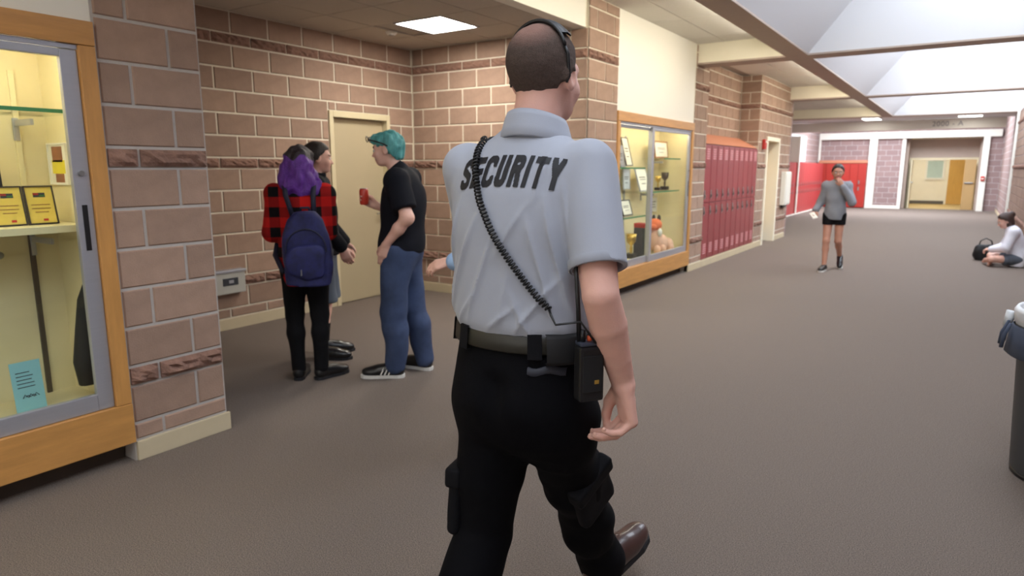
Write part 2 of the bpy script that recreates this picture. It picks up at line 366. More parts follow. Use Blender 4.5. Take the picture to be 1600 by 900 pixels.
# room beyond the end doors
tag(MB().box(-2.0, .42, 31.0, 31.1, 1.95, 2.66).build('wall_door_transom', M_taupe), 'taupe panel above the far open double doors', 'wall', kind='structure')
struct('wall_far_room_back', -4.0, 2.2, 35.0, 35.2, 0, 3.0, M_cream, 'cream back wall of the room beyond the double doors')
struct('wall_far_room_left', -4.2, -4.0, 30.4, 35.2, 0, 3.0, M_cream, 'cream left wall of the room beyond the double doors')
struct('wall_far_room_right', 2.2, 2.4, 30.4, 35.2, 0, 3.0, M_cream, 'cream right wall of the room beyond the double doors')
struct('ceiling_far_room', -4.2, 2.4, 30.4, 35.2, 2.7, 2.8, M_tile_w, 'white ceiling of the room beyond the double doors', 'ceiling')
tag(MB().box(-2.0, -1.9, 30.4, 31.1, 0, 2.66).box(.36, .42, 30.4, 31.1, 0, 2.66).build('trim_6', M_taupe), 'taupe side reveals of the far double doorway', 'trim', kind='structure')
# right wall
w = struct('wall_right', XR, XR + .25, -4.2, 30.2, 0, 4.0, M_brick_far_side, 'block wall along the right side of the corridor')
lay_bricks(w, '-x', XR, 13.6, 22.0, 0.11, 3.0, phase=.13)
tag(MB().box(XR - .012, XR, -4.0, 30.0, 0, .105, .003).build('baseboard_right', M_base), 'cream baseboard along the right corridor wall', 'baseboard', kind='structure')
tag(MB().box(XR - .06, XR, 22.0, 22.12, 0, 3.0, .01).build('trim_7', M_white), 'white upright trim strip on the right block wall', 'trim', kind='structure')
struct('wall_behind', -3.7, 1.3, -4.4, -4.2, 0, 4.0, M_white, 'white wall at the corridor end behind the camera')

# --- ceilings of the side bays, beams and skylight wells
BEAMS = [-2.45, 3.65, 9.72, 15.83, 22.05]; BT = 0.36
c = struct('ceiling_left', -5.1, -2.0, -4.3, 24.3, CZ + .012, CZ + .1, M_grid, 'white tiled ceiling strip along the left side of the corridor', 'ceiling')
yy = -4.2
while yy < 24.0:
    for x0, x1 in ((-3.56, -2.95), (-2.95, -2.34), (-2.34, -2.13)) if yy < 16 else ((-4.75, -4.15), (-4.15, -3.55), (-3.55, -2.95), (-2.95, -2.34), (-2.34, -2.13)):
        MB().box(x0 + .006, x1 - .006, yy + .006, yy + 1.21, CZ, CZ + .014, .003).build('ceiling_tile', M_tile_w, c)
    yy += 1.22
def beam(name, x0, x1, y0, y1, z0, z1, label, body=M_cream):
    e = empty(name, ((x0 + x1) / 2, (y0 + y1) / 2, z0), label=label, cat='beam', kind='structure')
    p = MB().box(x0, x1, y0, y1, z0 + .02, z1, .004).build('beam_body', body); p.parent = e; p.matrix_parent_inverse = e.matrix_basis.inverted()
    q = MB().box(x0 - .001, x1 + .001, y0 - .001, y1 + .001, z0, z0 + .025, .004).build('beam_soffit', M_taupe); q.parent = e; q.matrix_parent_inverse = e.matrix_basis.inverted()
    return e
beam('ceiling_beam_long', -2.13, -1.86, -4.2, 22.4, 2.98, CZ + .1, 'long taupe ceiling beam running down the corridor')
ORD = ['behind the camera', 'above the guard', 'over the narrow block pier', 'over the tan door pier', 'farthest of the row']
for i, yb in enumerate(BEAMS):
    beam('ceiling_beam_cross', -5.0 if i == 4 else XB - .1, -2.13, yb, yb + BT, 2.98, CZ + .02, 'cream cross beam on the left side, ' + ORD[i])
    beam('ceiling_beam_skylight', -1.86, XR, yb, yb + BT, 2.98, 3.3, 'white cross beam under the skylights, ' + ORD[i], M_well)
for i in range(4):
    y0, y1 = BEAMS[i] + BT, BEAMS[i + 1]; zt = 4.4
    B = [(-1.86, y0, 3.0), (XR, y0, 3.0), (XR, y1, 3.0), (-1.86, y1, 3.0)]; T = [(-.68, y0 + .3, zt), (.9, y0 + .3, zt), (.9, y1 - .25, zt), (-.68, y1 - .25, zt)]
    Bo = [(-1.98, y0 - .1, 3.05), (XR + .12, y0 - .1, 3.05), (XR + .12, y1 + .1, 3.05), (-1.98, y1 + .1, 3.05)]; To = [(-.78, y0 + .2, zt + .02), (1.0, y0 + .2, zt + .02), (1.0, y1 - .15, zt + .02), (-.78, y1 - .15, zt + .02)]
    v = B + T + Bo + To; f = []
    for k in range(4):
        k2 = (k + 1) % 4
        f += [(k, k2, 4 + k2, 4 + k), (8 + k2, 8 + k, 12 + k, 12 + k2), (4 + k, 4 + k2, 12 + k2, 12 + k), (k2, k, 8 + k, 8 + k2)]
    o = mesh_obj('ceiling_skylight_well', v, f, M_well); tag(o, 'white sloped skylight well, ' + ['behind the camera', 'above the guard', 'between the middle beams', 'farthest down the corridor'][i], 'skylight', kind='structure')
struct('ceiling_far', -5.1, 1.3, 22.41, 24.2, 3.0, 3.1, M_well, 'pale ceiling strip beyond the last skylight', 'ceiling')
struct('ceiling_end', -5.2, 1.3, 24.2, 30.2, 4.0, 4.1, M_well, 'high pale ceiling before the distant end wall', 'ceiling')
struct('trim_8', -5.0, .82, 24.0, 24.3, 2.70, 2.98, M_white, 'white header beam with large dark lettering near the corridor end', 'beam')

# --- light fittings
def light_panel(name, x0, x1, y0, y1, z0, label, m, group=None):
    e = empty(name, ((x0 + x1) / 2, (y0 + y1) / 2, z0), label=label, cat='light', group=group)
    for nm, mm, mb in (('light_frame', M_alu, MB().box(x0, x1, y0, y0 + .02, z0 - .004, z0 + .03).box(x0, x1, y1 - .02, y1, z0 - .004, z0 + .03).box(x0, x0 + .02, y0 + .02, y1 - .02, z0 - .004, z0 + .03).box(x1 - .02, x1, y0 + .02, y1 - .02, z0 - .004, z0 + .03)),
                       ('diffuser', m, MB().box(x0 + .02, x1 - .02, y0 + .02, y1 - .02, z0 + .002, z0 + .012, .002))):
        p = mb.build(nm, mm); p.parent = e; p.matrix_parent_inverse = e.matrix_basis.inverted()
    return e
light_panel('ceiling_light', -5.13 + .28, -4.52 + .28, 5.13, 5.74, 2.935, 'square glowing ceiling light panel in the alcove ceiling', M_lamp_alcove)
for ya, yb, lb in ((-2.0, .2, 'glowing strip light beside the long beam behind the camera'), (4.1, 9.3, 'glowing strip light beside the long beam before the second display case'),
                   (10.2, 15.5, 'glowing strip light beside the long beam in front of the near lockers'), (16.4, 21.7, 'glowing strip light beside the long beam beyond the tan door')):
    e = empty('corridor_light', (-2.34, (ya + yb) / 2, CZ - .08), label=lb, cat='light')
    child(MB().box(-2.40, -2.16, ya, yb, CZ - .075, CZ - .012, .02), 'diffuser', M_lamp, e)
    child(MB().box(-2.41, -2.15, ya - .03, ya, CZ - .08, CZ - .001, .004), 'end_cap', M_white, e); child(MB().box(-2.41, -2.15, yb, yb + .03, CZ - .08, CZ - .001, .004), 'end_cap', M_white, e)
light_panel('strip_light', -2.75, -2.25, 22.6, 23.6, 2.985, 'short glowing ceiling light at the end of the long beam', M_lamp_cool)
light_panel('strip_light', -.35, .25, 22.9, 23.6, 2.985, 'short glowing ceiling light left of the right block wall', M_lamp_cool)
light_panel('far_room_light', -2.2, -.6, 32.6, 33.2, 2.69, 'glowing ceiling light in the room beyond the double doors', M_lamp_room)
e = empty('smoke_detector', (-5.17, 5.44, 2.94), label='small round detector on the alcove ceiling by the light panel', cat='detector')
MB().lathe([(.0, -.03), (.045, -.03), (.06, -.012), (.065, 0)], 20).build('detector_cap', M_tile_w, e, True)
MB().lathe([(.028, -.031), (.03, -.036), (.0, -.036)], 16).build('detector_grille', M_grid, e, True)

# --- doors
e = empty('door_1', (XA, 5.49, 0), label='beige metal door in the alcove side wall', cat='door', kind='structure')
child(MB().box(XA - .12, XA + .022, 5.03, 5.085, 0, 2.14, .004).box(XA - .12, XA + .022, 5.895, 5.95, 0, 2.14, .004).box(XA - .12, XA + .022, 5.085, 5.895, 2.075, 2.14, .004), 'door_frame', M_frame_beige, e)
dl = child(MB().box(XA - .1, XA - .055, 5.088, 5.892, .008, 2.072, .003), 'door_leaf', M_door_beige, e)
h = MB().tube([(XA - .055, 5.82, 1.0), (XA - .005, 5.82, 1.0), (XA + .0, 5.81, 1.0), (XA + .0, 5.71, 1.0)], .01).build('door_handle', M_steel); h.parent = dl
for zz in (.25, 1.05, 1.85):
    hg = MB().tube([(XA - .05, 5.088, zz - .05), (XA - .05, 5.088, zz + .05)], .007, 8).build('hinge', M_steel); hg.parent = dl
# cut the alcove wall behind the door so that the leaf sits in a recess
wob = bpy.data.objects['wall_alcove_side']
me = MB().box(XA - .25, XA, 1.6, DH[0], 0, 2.97).box(XA - .25, XA, DH[1], YB + .25, 0, 2.97).box(XA - .25, XA, DH[0], DH[1], DH[3], 2.97).box(XA - .25, XA - .11, DH[0], DH[1], 0, DH[3])
tmp = me.build('tmp', M_mortar); wob.data = tmp.data; bpy.data.objects.remove(tmp)
e = empty('door_2', (XB - .25, 14.53, 0), label='tan wooden door deep in a cream frame beyond the red lockers', cat='door', kind='structure')
child(MB().box(XB - .3, XB + .03, D2[0], D2[0] + .07, 0, D2[3], .004).box(XB - .3, XB + .03, D2[1] - .09, D2[1], 0, D2[3], .004).box(XB - .3, XB + .03, D2[0] + .07, D2[1] - .09, D2[3] - .08, D2[3], .004), 'door_frame', M_cream, e)
dl = child(MB().box(XB - .28, XB - .235, D2[0] + .072, D2[1] - .092, .01, D2[3] - .085, .003), 'door_leaf', M_door_wood, e)
p = MB().box(XB - .236, XB - .228, D2[0] + .08, D2[1] - .1, .012, .25).build('kick_plate', M_steel); p.parent = dl
p = MB().box(XB - .235, XB - .17, D2[0] + .35, D2[0] + .62, D2[3] - .15, D2[3] - .09, .004).build('door_closer', M_dark_steel); p.parent = dl
p = MB().tube([(XB - .235, D2[0] + .16, 1.0), (XB - .185, D2[0] + .16, 1.0), (XB - .18, D2[0] + .27, 1.0)], .01).build('door_handle', M_steel); p.parent = dl

# far double doors, open, and what shows of the room behind
M_door_tan2 = mat('tan_far_door', rgb(178, 146, 96), 0.5, noise=(3, 0.05))
e = empty('door_3', (-.8, 31.05, 0), label='pair of open tan doors at the distant end of the corridor', cat='door', kind='structure')
child(MB().box(-1.9, -1.8, 31.0, 31.1, 0, 1.95).box(.26, .36, 31.0, 31.1, 0, 1.95).box(-1.8, .26, 31.0, 31.1, 1.87, 1.95), 'door_frame', M_frame_beige, e)
dl = child(MB().box(-1.8, -1.755, 30.45, 31.0, .01, 1.87), 'door_leaf', M_frame_beige, e)
p = MB().box(-1.755, -1.70, 30.5, 30.95, .98, 1.03, .01).build('push_bar', M_steel); p.parent = dl
dl = child(MB().box(-.06, .3, 30.62, 30.66, .01, 1.87), 'door_leaf', M_door_tan2, e)
p = MB().box(-.02, .26, 30.56, 30.62, .98, 1.03, .01).build('push_bar', M_steel); p.parent = dl
e = empty('door_4', (-.4, 34.96, 0), label='tan wooden door in the cream back wall of the far room', cat='door', kind='structure')
child(MB().box(-.7, -.62, 34.94, 35, 0, 2.0).box(.3, .38, 34.94, 35, 0, 2.0).box(-.62, .3, 34.94, 35, 1.92, 2.0), 'door_frame', M_cream, e)
child(MB().box(-.62, .3, 34.96, 35, .01, 1.92), 'door_leaf', M_door_wood, e)
M_pane = mat('far_window_pane', rgb(176, 196, 190), 0.2, noise=(5, 0.06))
e = empty('window_1', (-1.4, 34.95, 1.4), label='small window in the cream wall of the far room', cat='window', kind='structure')
child(MB().box(-1.5, -1.42, 34.93, 35, 1.05, 1.95).box(-.84, -.76, 34.93, 35, 1.05, 1.95).box(-1.42, -.84, 34.93, 35, 1.87, 1.95).box(-1.42, -.84, 34.93, 35, 1.05, 1.13), 'window_frame', M_white, e)
child(MB().box(-1.42, -.84, 34.96, 34.98, 1.13, 1.87), 'pane', M_pane, e)
M_dkbase = mat('dark_far_base', rgb(92, 86, 78), 0.7, noise=(5, 0.05))
tag(MB().box(-4, -.7, 34.97, 35, 0, .14).box(.38, 2.2, 34.97, 35, 0, .14).build('baseboard_far_room', M_dkbase), 'dark baseboard along the back wall of the far room', 'baseboard', kind='structure')
e = empty('drinking_fountain', (-2.2, 34.8, 0), label='grey wall fountain in the room beyond the double doors', cat='fountain')
child(MB().box(-2.42, -1.98, 34.72, 35, .8, .95, .03), 'basin', M_steel, e); child(MB().box(-2.32, -2.08, 34.8, 35, .5, .8, .03), 'apron', M_dark_steel, e)

# --- red lockers
def locker_proto(w, h, d, m, detail=True):
    """front faces +x at x=0, base at z=0, centred on y=0"""
    e = empty('locker')
    MB().box(-d, -.02, -w / 2 + .001, w / 2 - .001, 0, h).build('locker_body', m, e)
    for k in range(2):
        z0 = .02 + k * (h - .03) / 2; z1 = z0 + (h - .03) / 2 - .012
        dr = MB().box(-.02, 0, -w / 2 + .006, w / 2 - .006, z0, z1, .004).build('locker_door', m, e)
        if detail:
            mbv = MB()
            for q in range(5):
                zz = (z1 - .07 - q * .035) if k else (z0 + .07 + q * .035)
                mbv.box(.0, .004, -w * .24, w * .24, zz, zz + .024, .002)
            mbv.build('louvre', M_lv, dr)
        zc = z0 + .12 if k else z1 - .12
        MB().box(0, .006, -w / 2 + .03, -w / 2 + .085, zc - .07, zc + .07, .003).box(.006, .02, -w / 2 + .045, -w / 2 + .07, zc - .045, zc + .0, .004).build('locker_handle', M_steel, dr)
    return e
def copy_tree(o, parent=None):
    c = o.copy(); col.objects.link(c); c.parent = parent
    for ch in list(o.children): copy_tree(ch, c)
    return c
M_lv = mat('locker_louvre', rgb(204, 138, 142), 0.35, noise=(5, 0.05), coat=0.3)
NUM = ['first', 'second', 'third', 'fourth', 'fifth', 'sixth', 'seventh', 'eighth', 'ninth', 'tenth', 'eleventh', 'twelfth', 'thirteenth', 'fourteenth', 'fifteenth', 'sixteenth', 'seventeenth', 'eighteenth', 'nineteenth', 'twentieth']
pr = locker_proto(.311, 1.8, .36, M_locker)
for i in range(10):
    o = pr if i == 0 else copy_tree(pr)
    o.location = (XB - .005, 10.29 + .155 + i * .3115, .1)
    tag(o, '%s dark red two-door locker from the second display case' % NUM[i], 'locker', 'near red lockers in the block bay')
e = tag(mesh_obj('locker_hood', [(XB - .01, 10.285, 1.905), (XB - .375, 10.285, 1.905), (XB - .375, 10.285, 2.1), (XB - .01, 13.4, 1.905), (XB - .375, 13.4, 1.905), (XB - .375, 13.4, 2.1)],
                 [(0, 2, 1), (3, 4, 5), (0, 3, 5, 2), (0, 1, 4, 3), (1, 2, 5, 4)], M_orange), 'orange sloping hood on top of the near red lockers', 'locker top')
pr = locker_proto(.29, 1.72, .3, M_locker_far, False)
for i in range(6):
    o = pr if i == 0 else copy_tree(pr)
    o.location = (-4.83 + i * .29, 29.68, .02); o.rotation_euler = (0, 0, -PI / 2)
    tag(o, '%s bright red locker from the left on the distant end wall' % NUM[i], 'locker', 'red lockers on the end wall')
tag(MB().box(-4.97, -3.23, 29.67, 29.99, 1.745, 1.86, .01).build('locker_hood', M_orange), 'orange cap on the lockers of the distant end wall', 'locker top')
M_locker_side = mat('locker_pink_red', rgb(176, 62, 62), 0.5, noise=(3, 0.05), rand=0.04, coat=0.1)
pr2 = locker_proto(.38, 1.72, .3, M_locker_side, False)
for i in range(17):
    o = pr2 if i == 0 else copy_tree(pr2)
    o.location = (-4.73, 22.85 + i * .38 + (.15 if i > 3 else 0), .02)
    tag(o, '%s pinkish red locker of the far left wall, counted from the near end' % NUM[i], 'locker', 'red lockers on the far left wall')
for i, y in enumerate((24.445, 22.59)):
    tag(MB().box(-5.05, -4.70, y - .065, y + .065, 0, 2.6 if i == 0 else 1.76).build('trim_%d' % (9 + i), M_white), ['white post between the distant red side lockers', 'white end panel of the distant red side lockers'][i], 'column', kind='structure')
tag(MB().box(-4.73, -4.68, 22.6, 29.6, 0, .02).build('baseboard_far_left', M_white), 'white base strip under the distant red side lockers', 'baseboard', kind='structure')

# --- wall fittings
e = empty('wall_box', (XA, 3.64, .46), label='grey metal wall box with a dark window low on the alcove wall', cat='box')
child(MB().box(XA + .01, XA + .09, 3.46, 3.84, .36, .57, .008), 'box_body', mat('grey_box', rgb(178, 178, 172), 0.5, noise=(5, .03)), e)
child(MB().box(XA + .008, XA + .1, 3.45, 3.85, .56, .585, .005), 'box_lid', M_alu, e)
child(MB().box(XA + .088, XA + .094, 3.6, 3.76, .44, .51, .003), 'box_window', M_ink, e)
child(MB().box(XA + .093, XA + .098, 3.66, 3.71, .46, .49, .002), 'box_dial', M_alu, e)
e = empty('wall_cabinet', (XB, 15.75, 1.1), label='white wall cabinet on the block wall right of the tan door', cat='cabinet')
child(MB().box(XB + .008, XB + .11, 15.45, 15.98, .74, 1.46, .012), 'cabinet_body', M_white, e); child(MB().box(XB + .11, XB + .12, 15.48, 15.95, .77, 1.43, .004), 'cabinet_door', M_tile_w, e)
child(MB().box(XB + .008, XB + .06, 15.55, 15.9, .68, .74, .01), 'cabinet_bracket', M_black, e)
e = empty('fire_alarm', (XB, 13.72, 2.0), label='red fire alarm on the block wall beside the tan door', cat='alarm')
child(MB().box(XB + .008, XB + .06, 13.64, 13.8, 1.9, 2.08, .008), 'alarm_body', M_red, e); child(MB().box(XB + .06, XB + .075, 13.68, 13.76, 2.02, 2.06, .004), 'alarm_strobe', M_paper, e)
e = empty('fire_alarm_pull', (.52, 29.87, 1.2), label='small red fire alarm pull on the white post by the far doors', cat='alarm')
child(MB().box(.46, .58, 29.82, 29.878, 1.1, 1.26, .006), 'alarm_body', M_red, e); child(MB().box(.48, .56, 29.8, 29.82, 1.15, 1.19, .003), 'alarm_lever', M_paper, e)

# --- lettering on the two header beams
def letters(name, text, x, y, z, size, m, label, parent):
    cu = bpy.data.curves.new(name, 'FONT'); cu.body = text; cu.size = size; cu.extrude = .006; cu.space_character = 1.1
    t = bpy.data.objects.new('t', cu); col.objects.link(t); dg = bpy.context.evaluated_depsgraph_get()
    me = bpy.data.meshes.new_from_object(t.evaluated_get(dg)); bpy.data.objects.remove(t)
    me.materials.append(m); o = bpy.data.objects.new(name, me); o.rotation_euler = (PI / 2, 0, 0); o.location = (x, y, z)
    link(o, parent); o['label'] = label
    return o
M_sign = mat('sign_letters', rgb(150, 148, 150), 0.6, noise=(5, .03))
letters('lettering', '2000 - A', -.98, 23.993, 2.775, .2, M_sign, 'grey raised lettering reading 2000 - A', bpy.data.objects['trim_8'])
letters('lettering', '4000', -1.0, 29.853, 2.76, .13, M_sign, 'small grey raised numerals', bpy.data.objects['trim_1'])

# ================================================================== DISPLAY CASES
def display_case(label, X, y0, y1, z0, z1, doors, depth=.5):
    """doors: list of (ya, yb, x-offset)"""
    e = empty('display_case', (X, (y0 + y1) / 2, 0), label=label, cat='display case')
    t = .075
    child(MB().box(X - .06, X + .022, y0, y1, z1 - .11, z1, .004), 'top_rail', M_oak, e)
    child(MB().box(X - .06, X + .02, y1 - t, y1, z0 + .215, z1 - .112, .004), 'stile', M_oak_v, e)
    child(MB().box(X - .06, X + .02, y0, y0 + t, z0 + .215, z1 - .112, .004), 'stile', M_oak_v, e)
    child(MB().box(X - .06, X + .024, y0, y1, z0, z0 + .213, .004), 'bottom_panel', M_oak, e)
    child(MB().box(X - .5, X - .1, y0 + .01, y1 - .01, 0, z0), 'toe_kick', M_base_dark, e)
    zi0, zi1 = z0 + .21, z1 - .08
    child(MB().box(X - depth, X - depth + .02, y0 + .02, y1 - .02, zi0, zi1), 'back_panel', M_case_in, e)
    child(MB().box(X - depth + .02, X - .062, y0 + .02, y0 + .05, zi0, zi1), 'side_panel', M_case_in, e)
    child(MB().box(X - depth + .02, X - .062, y1 - .05, y1 - .02, zi0, zi1), 'side_panel', M_case_in, e)
    child(MB().box(X - depth + .02, X - .062, y0 + .05, y1 - .05, zi0, zi0 + .02), 'floor_panel', M_case_in, e)
    child(MB().box(X - depth + .02, X - .062, y0 + .05, y1 - .05, zi1 - .02, zi1), 'roof_panel', M_case_in, e)
    child(MB().tube([(X - .1, y0 + .12, zi1 - .045), (X - .1, y1 - .12, zi1 - .045)], .016, 10), 'lamp_tube', M_tube, e)
    za, zb = z0 + .215, z1 - .112
    child(MB().box(X - .05, X + .006, y0 + t, y1 - t, zb - .022, zb, .003), 'track', M_alu, e)
    for (ya, yb, xo) in doors:
        d = child(MB().box(X - .03 + xo, X + xo, ya, ya + .07, za, zb - .024, .004).box(X - .03 + xo, X + xo, yb - .075, yb, za, zb - .024, .004)
                  .box(X - .03 + xo, X + xo, ya + .07, yb - .075, za, za + .085, .004).box(X - .03 + xo, X + xo, ya + .07, yb - .075, zb - .06, zb - .024, .004), 'sliding_door', M_alu, e)
        p = MB().box(X - .018 + xo, X - .012 + xo, ya + .065, yb - .07, za + .08, zb - .055).build('pane', M_glass); p.parent = d; p.matrix_parent_inverse = Matrix.Identity(4)
        p = MB().box(X - .002 + xo, X + .002 + xo, yb - .05, yb - .026, 1.13, 1.35, .001).build('finger_pull', M_black); p.parent = d
        p = MB().tube([(X + xo, yb - .04, 1.5), (X + .014 + xo, yb - .04, 1.5)], .013, 14).build('lock', M_steel); p.parent = d
    return e
case1 = display_case('oak framed glass display case nearest the camera, cut by the left edge', XL, -.6, 1.655, .11, 2.2, [(-.52, .55, -.032), (.48, 1.578, 0)])
case2 = display_case('second oak framed display case full of awards beyond the alcove', XB, 7.1, 9.68, .11, 2.17, [(7.18, 8.25, -.032), (8.17, 9.6, 0)])
def shelf(e, X0, X1, y0, y1, z, nm='shelf', m=None, edge=True, th=.018):
    s = child(MB().box(X0, X1, y0, y1, z - th, z, .002), nm, m or M_glass, e)
    if edge:
        p = MB().box(X1, X1 + .004, y0, y1, z - th, z).build('shelf_edge', M_glass_edge); p.parent = s
    return s
def bracket(e, X, y, z, ln):
    child(MB().box(X, X + ln, y - .008, y + .008, z - .05, z - .02, .003).box(X, X + .02, y - .012, y + .012, z - .12, z - .01, .003), 'shelf_bracket', M_alu, e)
Xb = XL - .48
shelf(case1, Xb, XL - .12, .55, 1.6, 1.8); shelf(case1, Xb, XL - .12, -.5, .54, 1.8)
bracket(case1, Xb, 1.47, 1.78, .2)
M_shelfy = mat('cream_shelf', rgb(230, 220, 178), 0.6, noise=(3, .04))
shelf(case1, Xb, XL - .12, -.5, 1.6, 1.25, 'board_shelf', M_shelfy, False, .035); bracket(case1, Xb, 1.48, 1.2, .24)
for y in (1.475, .6, -.2): child(MB().box(Xb, Xb + .014, y - .012, y + .012, .34, 1.2, .002), 'shelf_standard', M_dark_steel, case1); child(MB().box(Xb, Xb + .014, y - .012, y + .012, 1.26, 2.0, .002), 'shelf_standard', M_shelfy, case1)
def picture(name, label, cat, c, w, h, tilt, m_frame, m_paper, marks=(), fw=.014, group=None, yaw=0.0):
    """framed sheet facing +x, foot at c; leaning back by tilt; marks (y0,y1,z0,z1,mat) in 0..1 of the sheet"""
    e = empty(name, c, label=label, cat=cat, group=group); e.rotation_euler = (0, -tilt, yaw)
    mb = MB().box(-.012, .006, -w / 2, w / 2, 0, fw).box(-.012, .006, -w / 2, w / 2, h - fw, h).box(-.012, .006, -w / 2, -w / 2 + fw, fw, h - fw).box(-.012, .006, w / 2 - fw, w / 2, fw, h - fw)
    mb.build('frame', m_frame, e)
    s = MB().box(-.01, 0, -w / 2 + fw, w / 2 - fw, fw, h - fw).build('sheet', m_paper, e)
    for k, (a, b, cc, d, mm) in enumerate(marks):
        MB().box(.0, .0015, -w / 2 + fw + a * (w - 2 * fw), -w / 2 + fw + b * (w - 2 * fw), fw + cc * (h - 2 * fw), fw + d * (h - 2 * fw)).build('print', mm, s)
    return e
cert = [(.28, .72, .72, .84, M_ink), (.28, .48, .78, .84, M_red), (.5, .7, .74, .78, M_green), (.15, .85, .5, .52, M_frame_brown), (.15, .85, .4, .42, M_frame_brown), (.25, .75, .3, .32, M_frame_brown), (.5, .68, .06, .12, M_red)]
picture('certificate', 'gold certificate in a dark frame, right one on the cream case shelf', 'certificate', (XL - .25, 1.46, 1.252), .128, .19, .2, M_frame_dark, M_yellow_paper, cert, .006)
picture('certificate', 'gold certificate in a dark frame, left one on the cream case shelf', 'certificate', (XL - .25, 1.325, 1.252), .128, .19, .2, M_frame_dark, M_yellow_paper, cert, .006)
M_skin_print = mat('photo_brown', rgb(150, 96, 66), .5, noise=(14, .3)); M_yel_print = mat('photo_yellow', rgb(232, 214, 60), .5, noise=(14, .1))
picture('photograph', 'white framed photograph of a yellow shirt on the case side', 'picture', (XL - .36, 1.596, 1.44), .2, .21, .0, M_paper, M_paper,
        [(.2, .8, .55, .95, M_skin_print), (.15, .9, .25, .6, M_yel_print), (.3, .8, .02, .25, M_skin_print)], .008, None, -PI / 2)
picture('picture_frame', 'black edged picture frame at the left edge of the near case', 'picture', (XL - .34, 1.26, 1.43), .15, .22, .1, M_black, M_paper, [(.1, .9, .1, .9, M_ink)], .012)
e = empty('note', (XL - .2, 1.29, .342), label='pale blue paper note propped inside the near display case', cat='note'); e.rotation_euler = (0, -.12, 0)
s = MB().box(-.002, 0, -.065, .065, 0, .255).build('sheet', M_blue_paper, e)
mb = MB(); rr = random.Random(3)
for q in range(5): mb.box(0, .001, -.045, -.045 + rr.uniform(.05, .09), .2 - q * .018, .204 - q * .018)
for q in range(5): mb.tube([(.0005, -.03 + .012 * q, .075 + .006 * (q % 2)), (.0005, -.02 + .012 * q, .092 - .005 * (q % 2)), (.0005, -.008 + .012 * q, .078)], .0022, 5)
mb.build('handwriting', M_ink, s)
e = empty('garment', (XL - .2, 1.56, .34), label='black folded cloth hanging at the right side of the near case', cat='cloth')
mb = MB(); mb.tube([(0, .0, 0.08), (.0, -.01, .2), (.01, .0, .36), (0, .015, .52), (0, .03, .6)], [.05, .055, .045, .03, .012], 12); mb.build('cloth', M_black_matte, e, True)
MB().tube([(0, .03, .6), (.0, .035, .68)], .004, 6).build('hanger_hook', M_steel, e)
e = empty('knob', (Xb + .02, 1.31, 1.1), label='small chrome knob on the back of the near case', cat='knob')
MB().tube([(0, 0, 0), (.03, 0, 0)], .012, 12).ball((.045, 0, 0), .02, 8).build('knob_head', M_steel, e, True)

# things in the second case
Xc = XB - .48
for y0, y1, z in ((7.2, 8.3, 1.54), (8.95, 9.58, 1.67), (8.35, 9.58, 1.22), (7.5, 8.45, .92)):
    shelf(case2, Xc, XB - .14, y0, y1, z); bracket(case2, Xc, (y0 + y1) / 2, z - .02, .2)
for y in (7.6, 8.4, 9.25): child(MB().box(Xc, Xc + .014, y - .012, y + .012, .34, 1.95, .002), 'shelf_standard', M_alu, case2)
grey_marks = [(.2, .8, .6, .64, M_ink), (.2, .8, .5, .53, M_ink), (.3, .7, .3, .33, M_ink)]
picture('picture_frame', 'brown framed white certificate high on the right shelf of the second case', 'picture', (XB - .3, 9.27, 1.672), .5, .24, .12, M_frame_brown, M_paper, grey_marks, .02)
picture('picture_frame', 'white plaque leaning on the middle shelf of the second case', 'picture', (XB - .3, 8.72, 1.222), .36, .32, .3, M_alu, M_paper, grey_marks, .012)
picture('picture_frame', 'tall dark edged plaque between the shelves of the second case', 'picture', (XB - .36, 8.3, 1.56), .2, .38, .25, M_frame_dark, M_paper, grey_marks, .012)
picture('picture_frame', 'white sheet leaning on the upper left shelf of the second case', 'picture', (XB - .28, 7.72, 1.542), .26, .26, .3, M_frame_dark, M_paper, grey_marks, .01)
picture('picture_frame', 'grey backed plaque on the upper left shelf of the second case', 'picture', (XB - .36, 8.05, 1.542), .2, .28, .12, M_steel, mat('grey_print', rgb(150, 150, 160), .5, noise=(8, .1)), grey_marks, .012)
picture('picture_frame', 'dark framed photo on the lower left shelf of the second case', 'picture', (XB - .28, 8.12, .922), .3, .21, .3, M_frame_dark, M_paper, grey_marks, .014)
picture('picture_frame', 'pale panel under the upper left shelf of the second case', 'picture', (XB - .42, 8.36, 1.25), .22, .27, .05, M_alu, mat('pale_print', rgb(196, 204, 214), .5, noise=(8, .1)), grey_marks, .01)
for k, (y, zz, lb) in enumerate(((9.38, .9, 'upper white typed notice on the back of the second case'), (9.38, .65, 'lower white typed notice on the back of the second case'))):
    picture('notice', lb, 'notice', (Xc + .025, y, zz), .3, .2, 0, M_paper, M_paper, [(.1, .9, .7, .76, M_ink), (.1, .8, .5, .55, M_ink), (.1, .85, .3, .35, M_ink)], .006)
def trophy(c, s, label, m):
    e = empty('trophy', c, label=label, cat='trophy')
    MB().box(-.05 * s, .05 * s, -.05 * s, .05 * s, 0, .05 * s, .006).build('trophy_base', M_black, e)
    MB().lathe([(.012 * s, .05 * s), (.016 * s, .1 * s), (.01 * s, .13 * s), (.045 * s, .17 * s), (.055 * s, .25 * s), (.05 * s, .25 * s), (.01 * s, .18 * s)], 18).build('trophy_cup', m, e, True)
    for sg in (-1, 1): MB().tube([(0, sg * .05 * s, .23 * s), (0, sg * .085 * s, .22 * s), (0, sg * .08 * s, .18 * s), (0, sg * .045 * s, .17 * s)], .006 * s, 6).build('trophy_handle', m, e)
M_gold = mat('gold_metal', rgb(206, 170, 84), .3, metal=.8, noise=(8, .05))
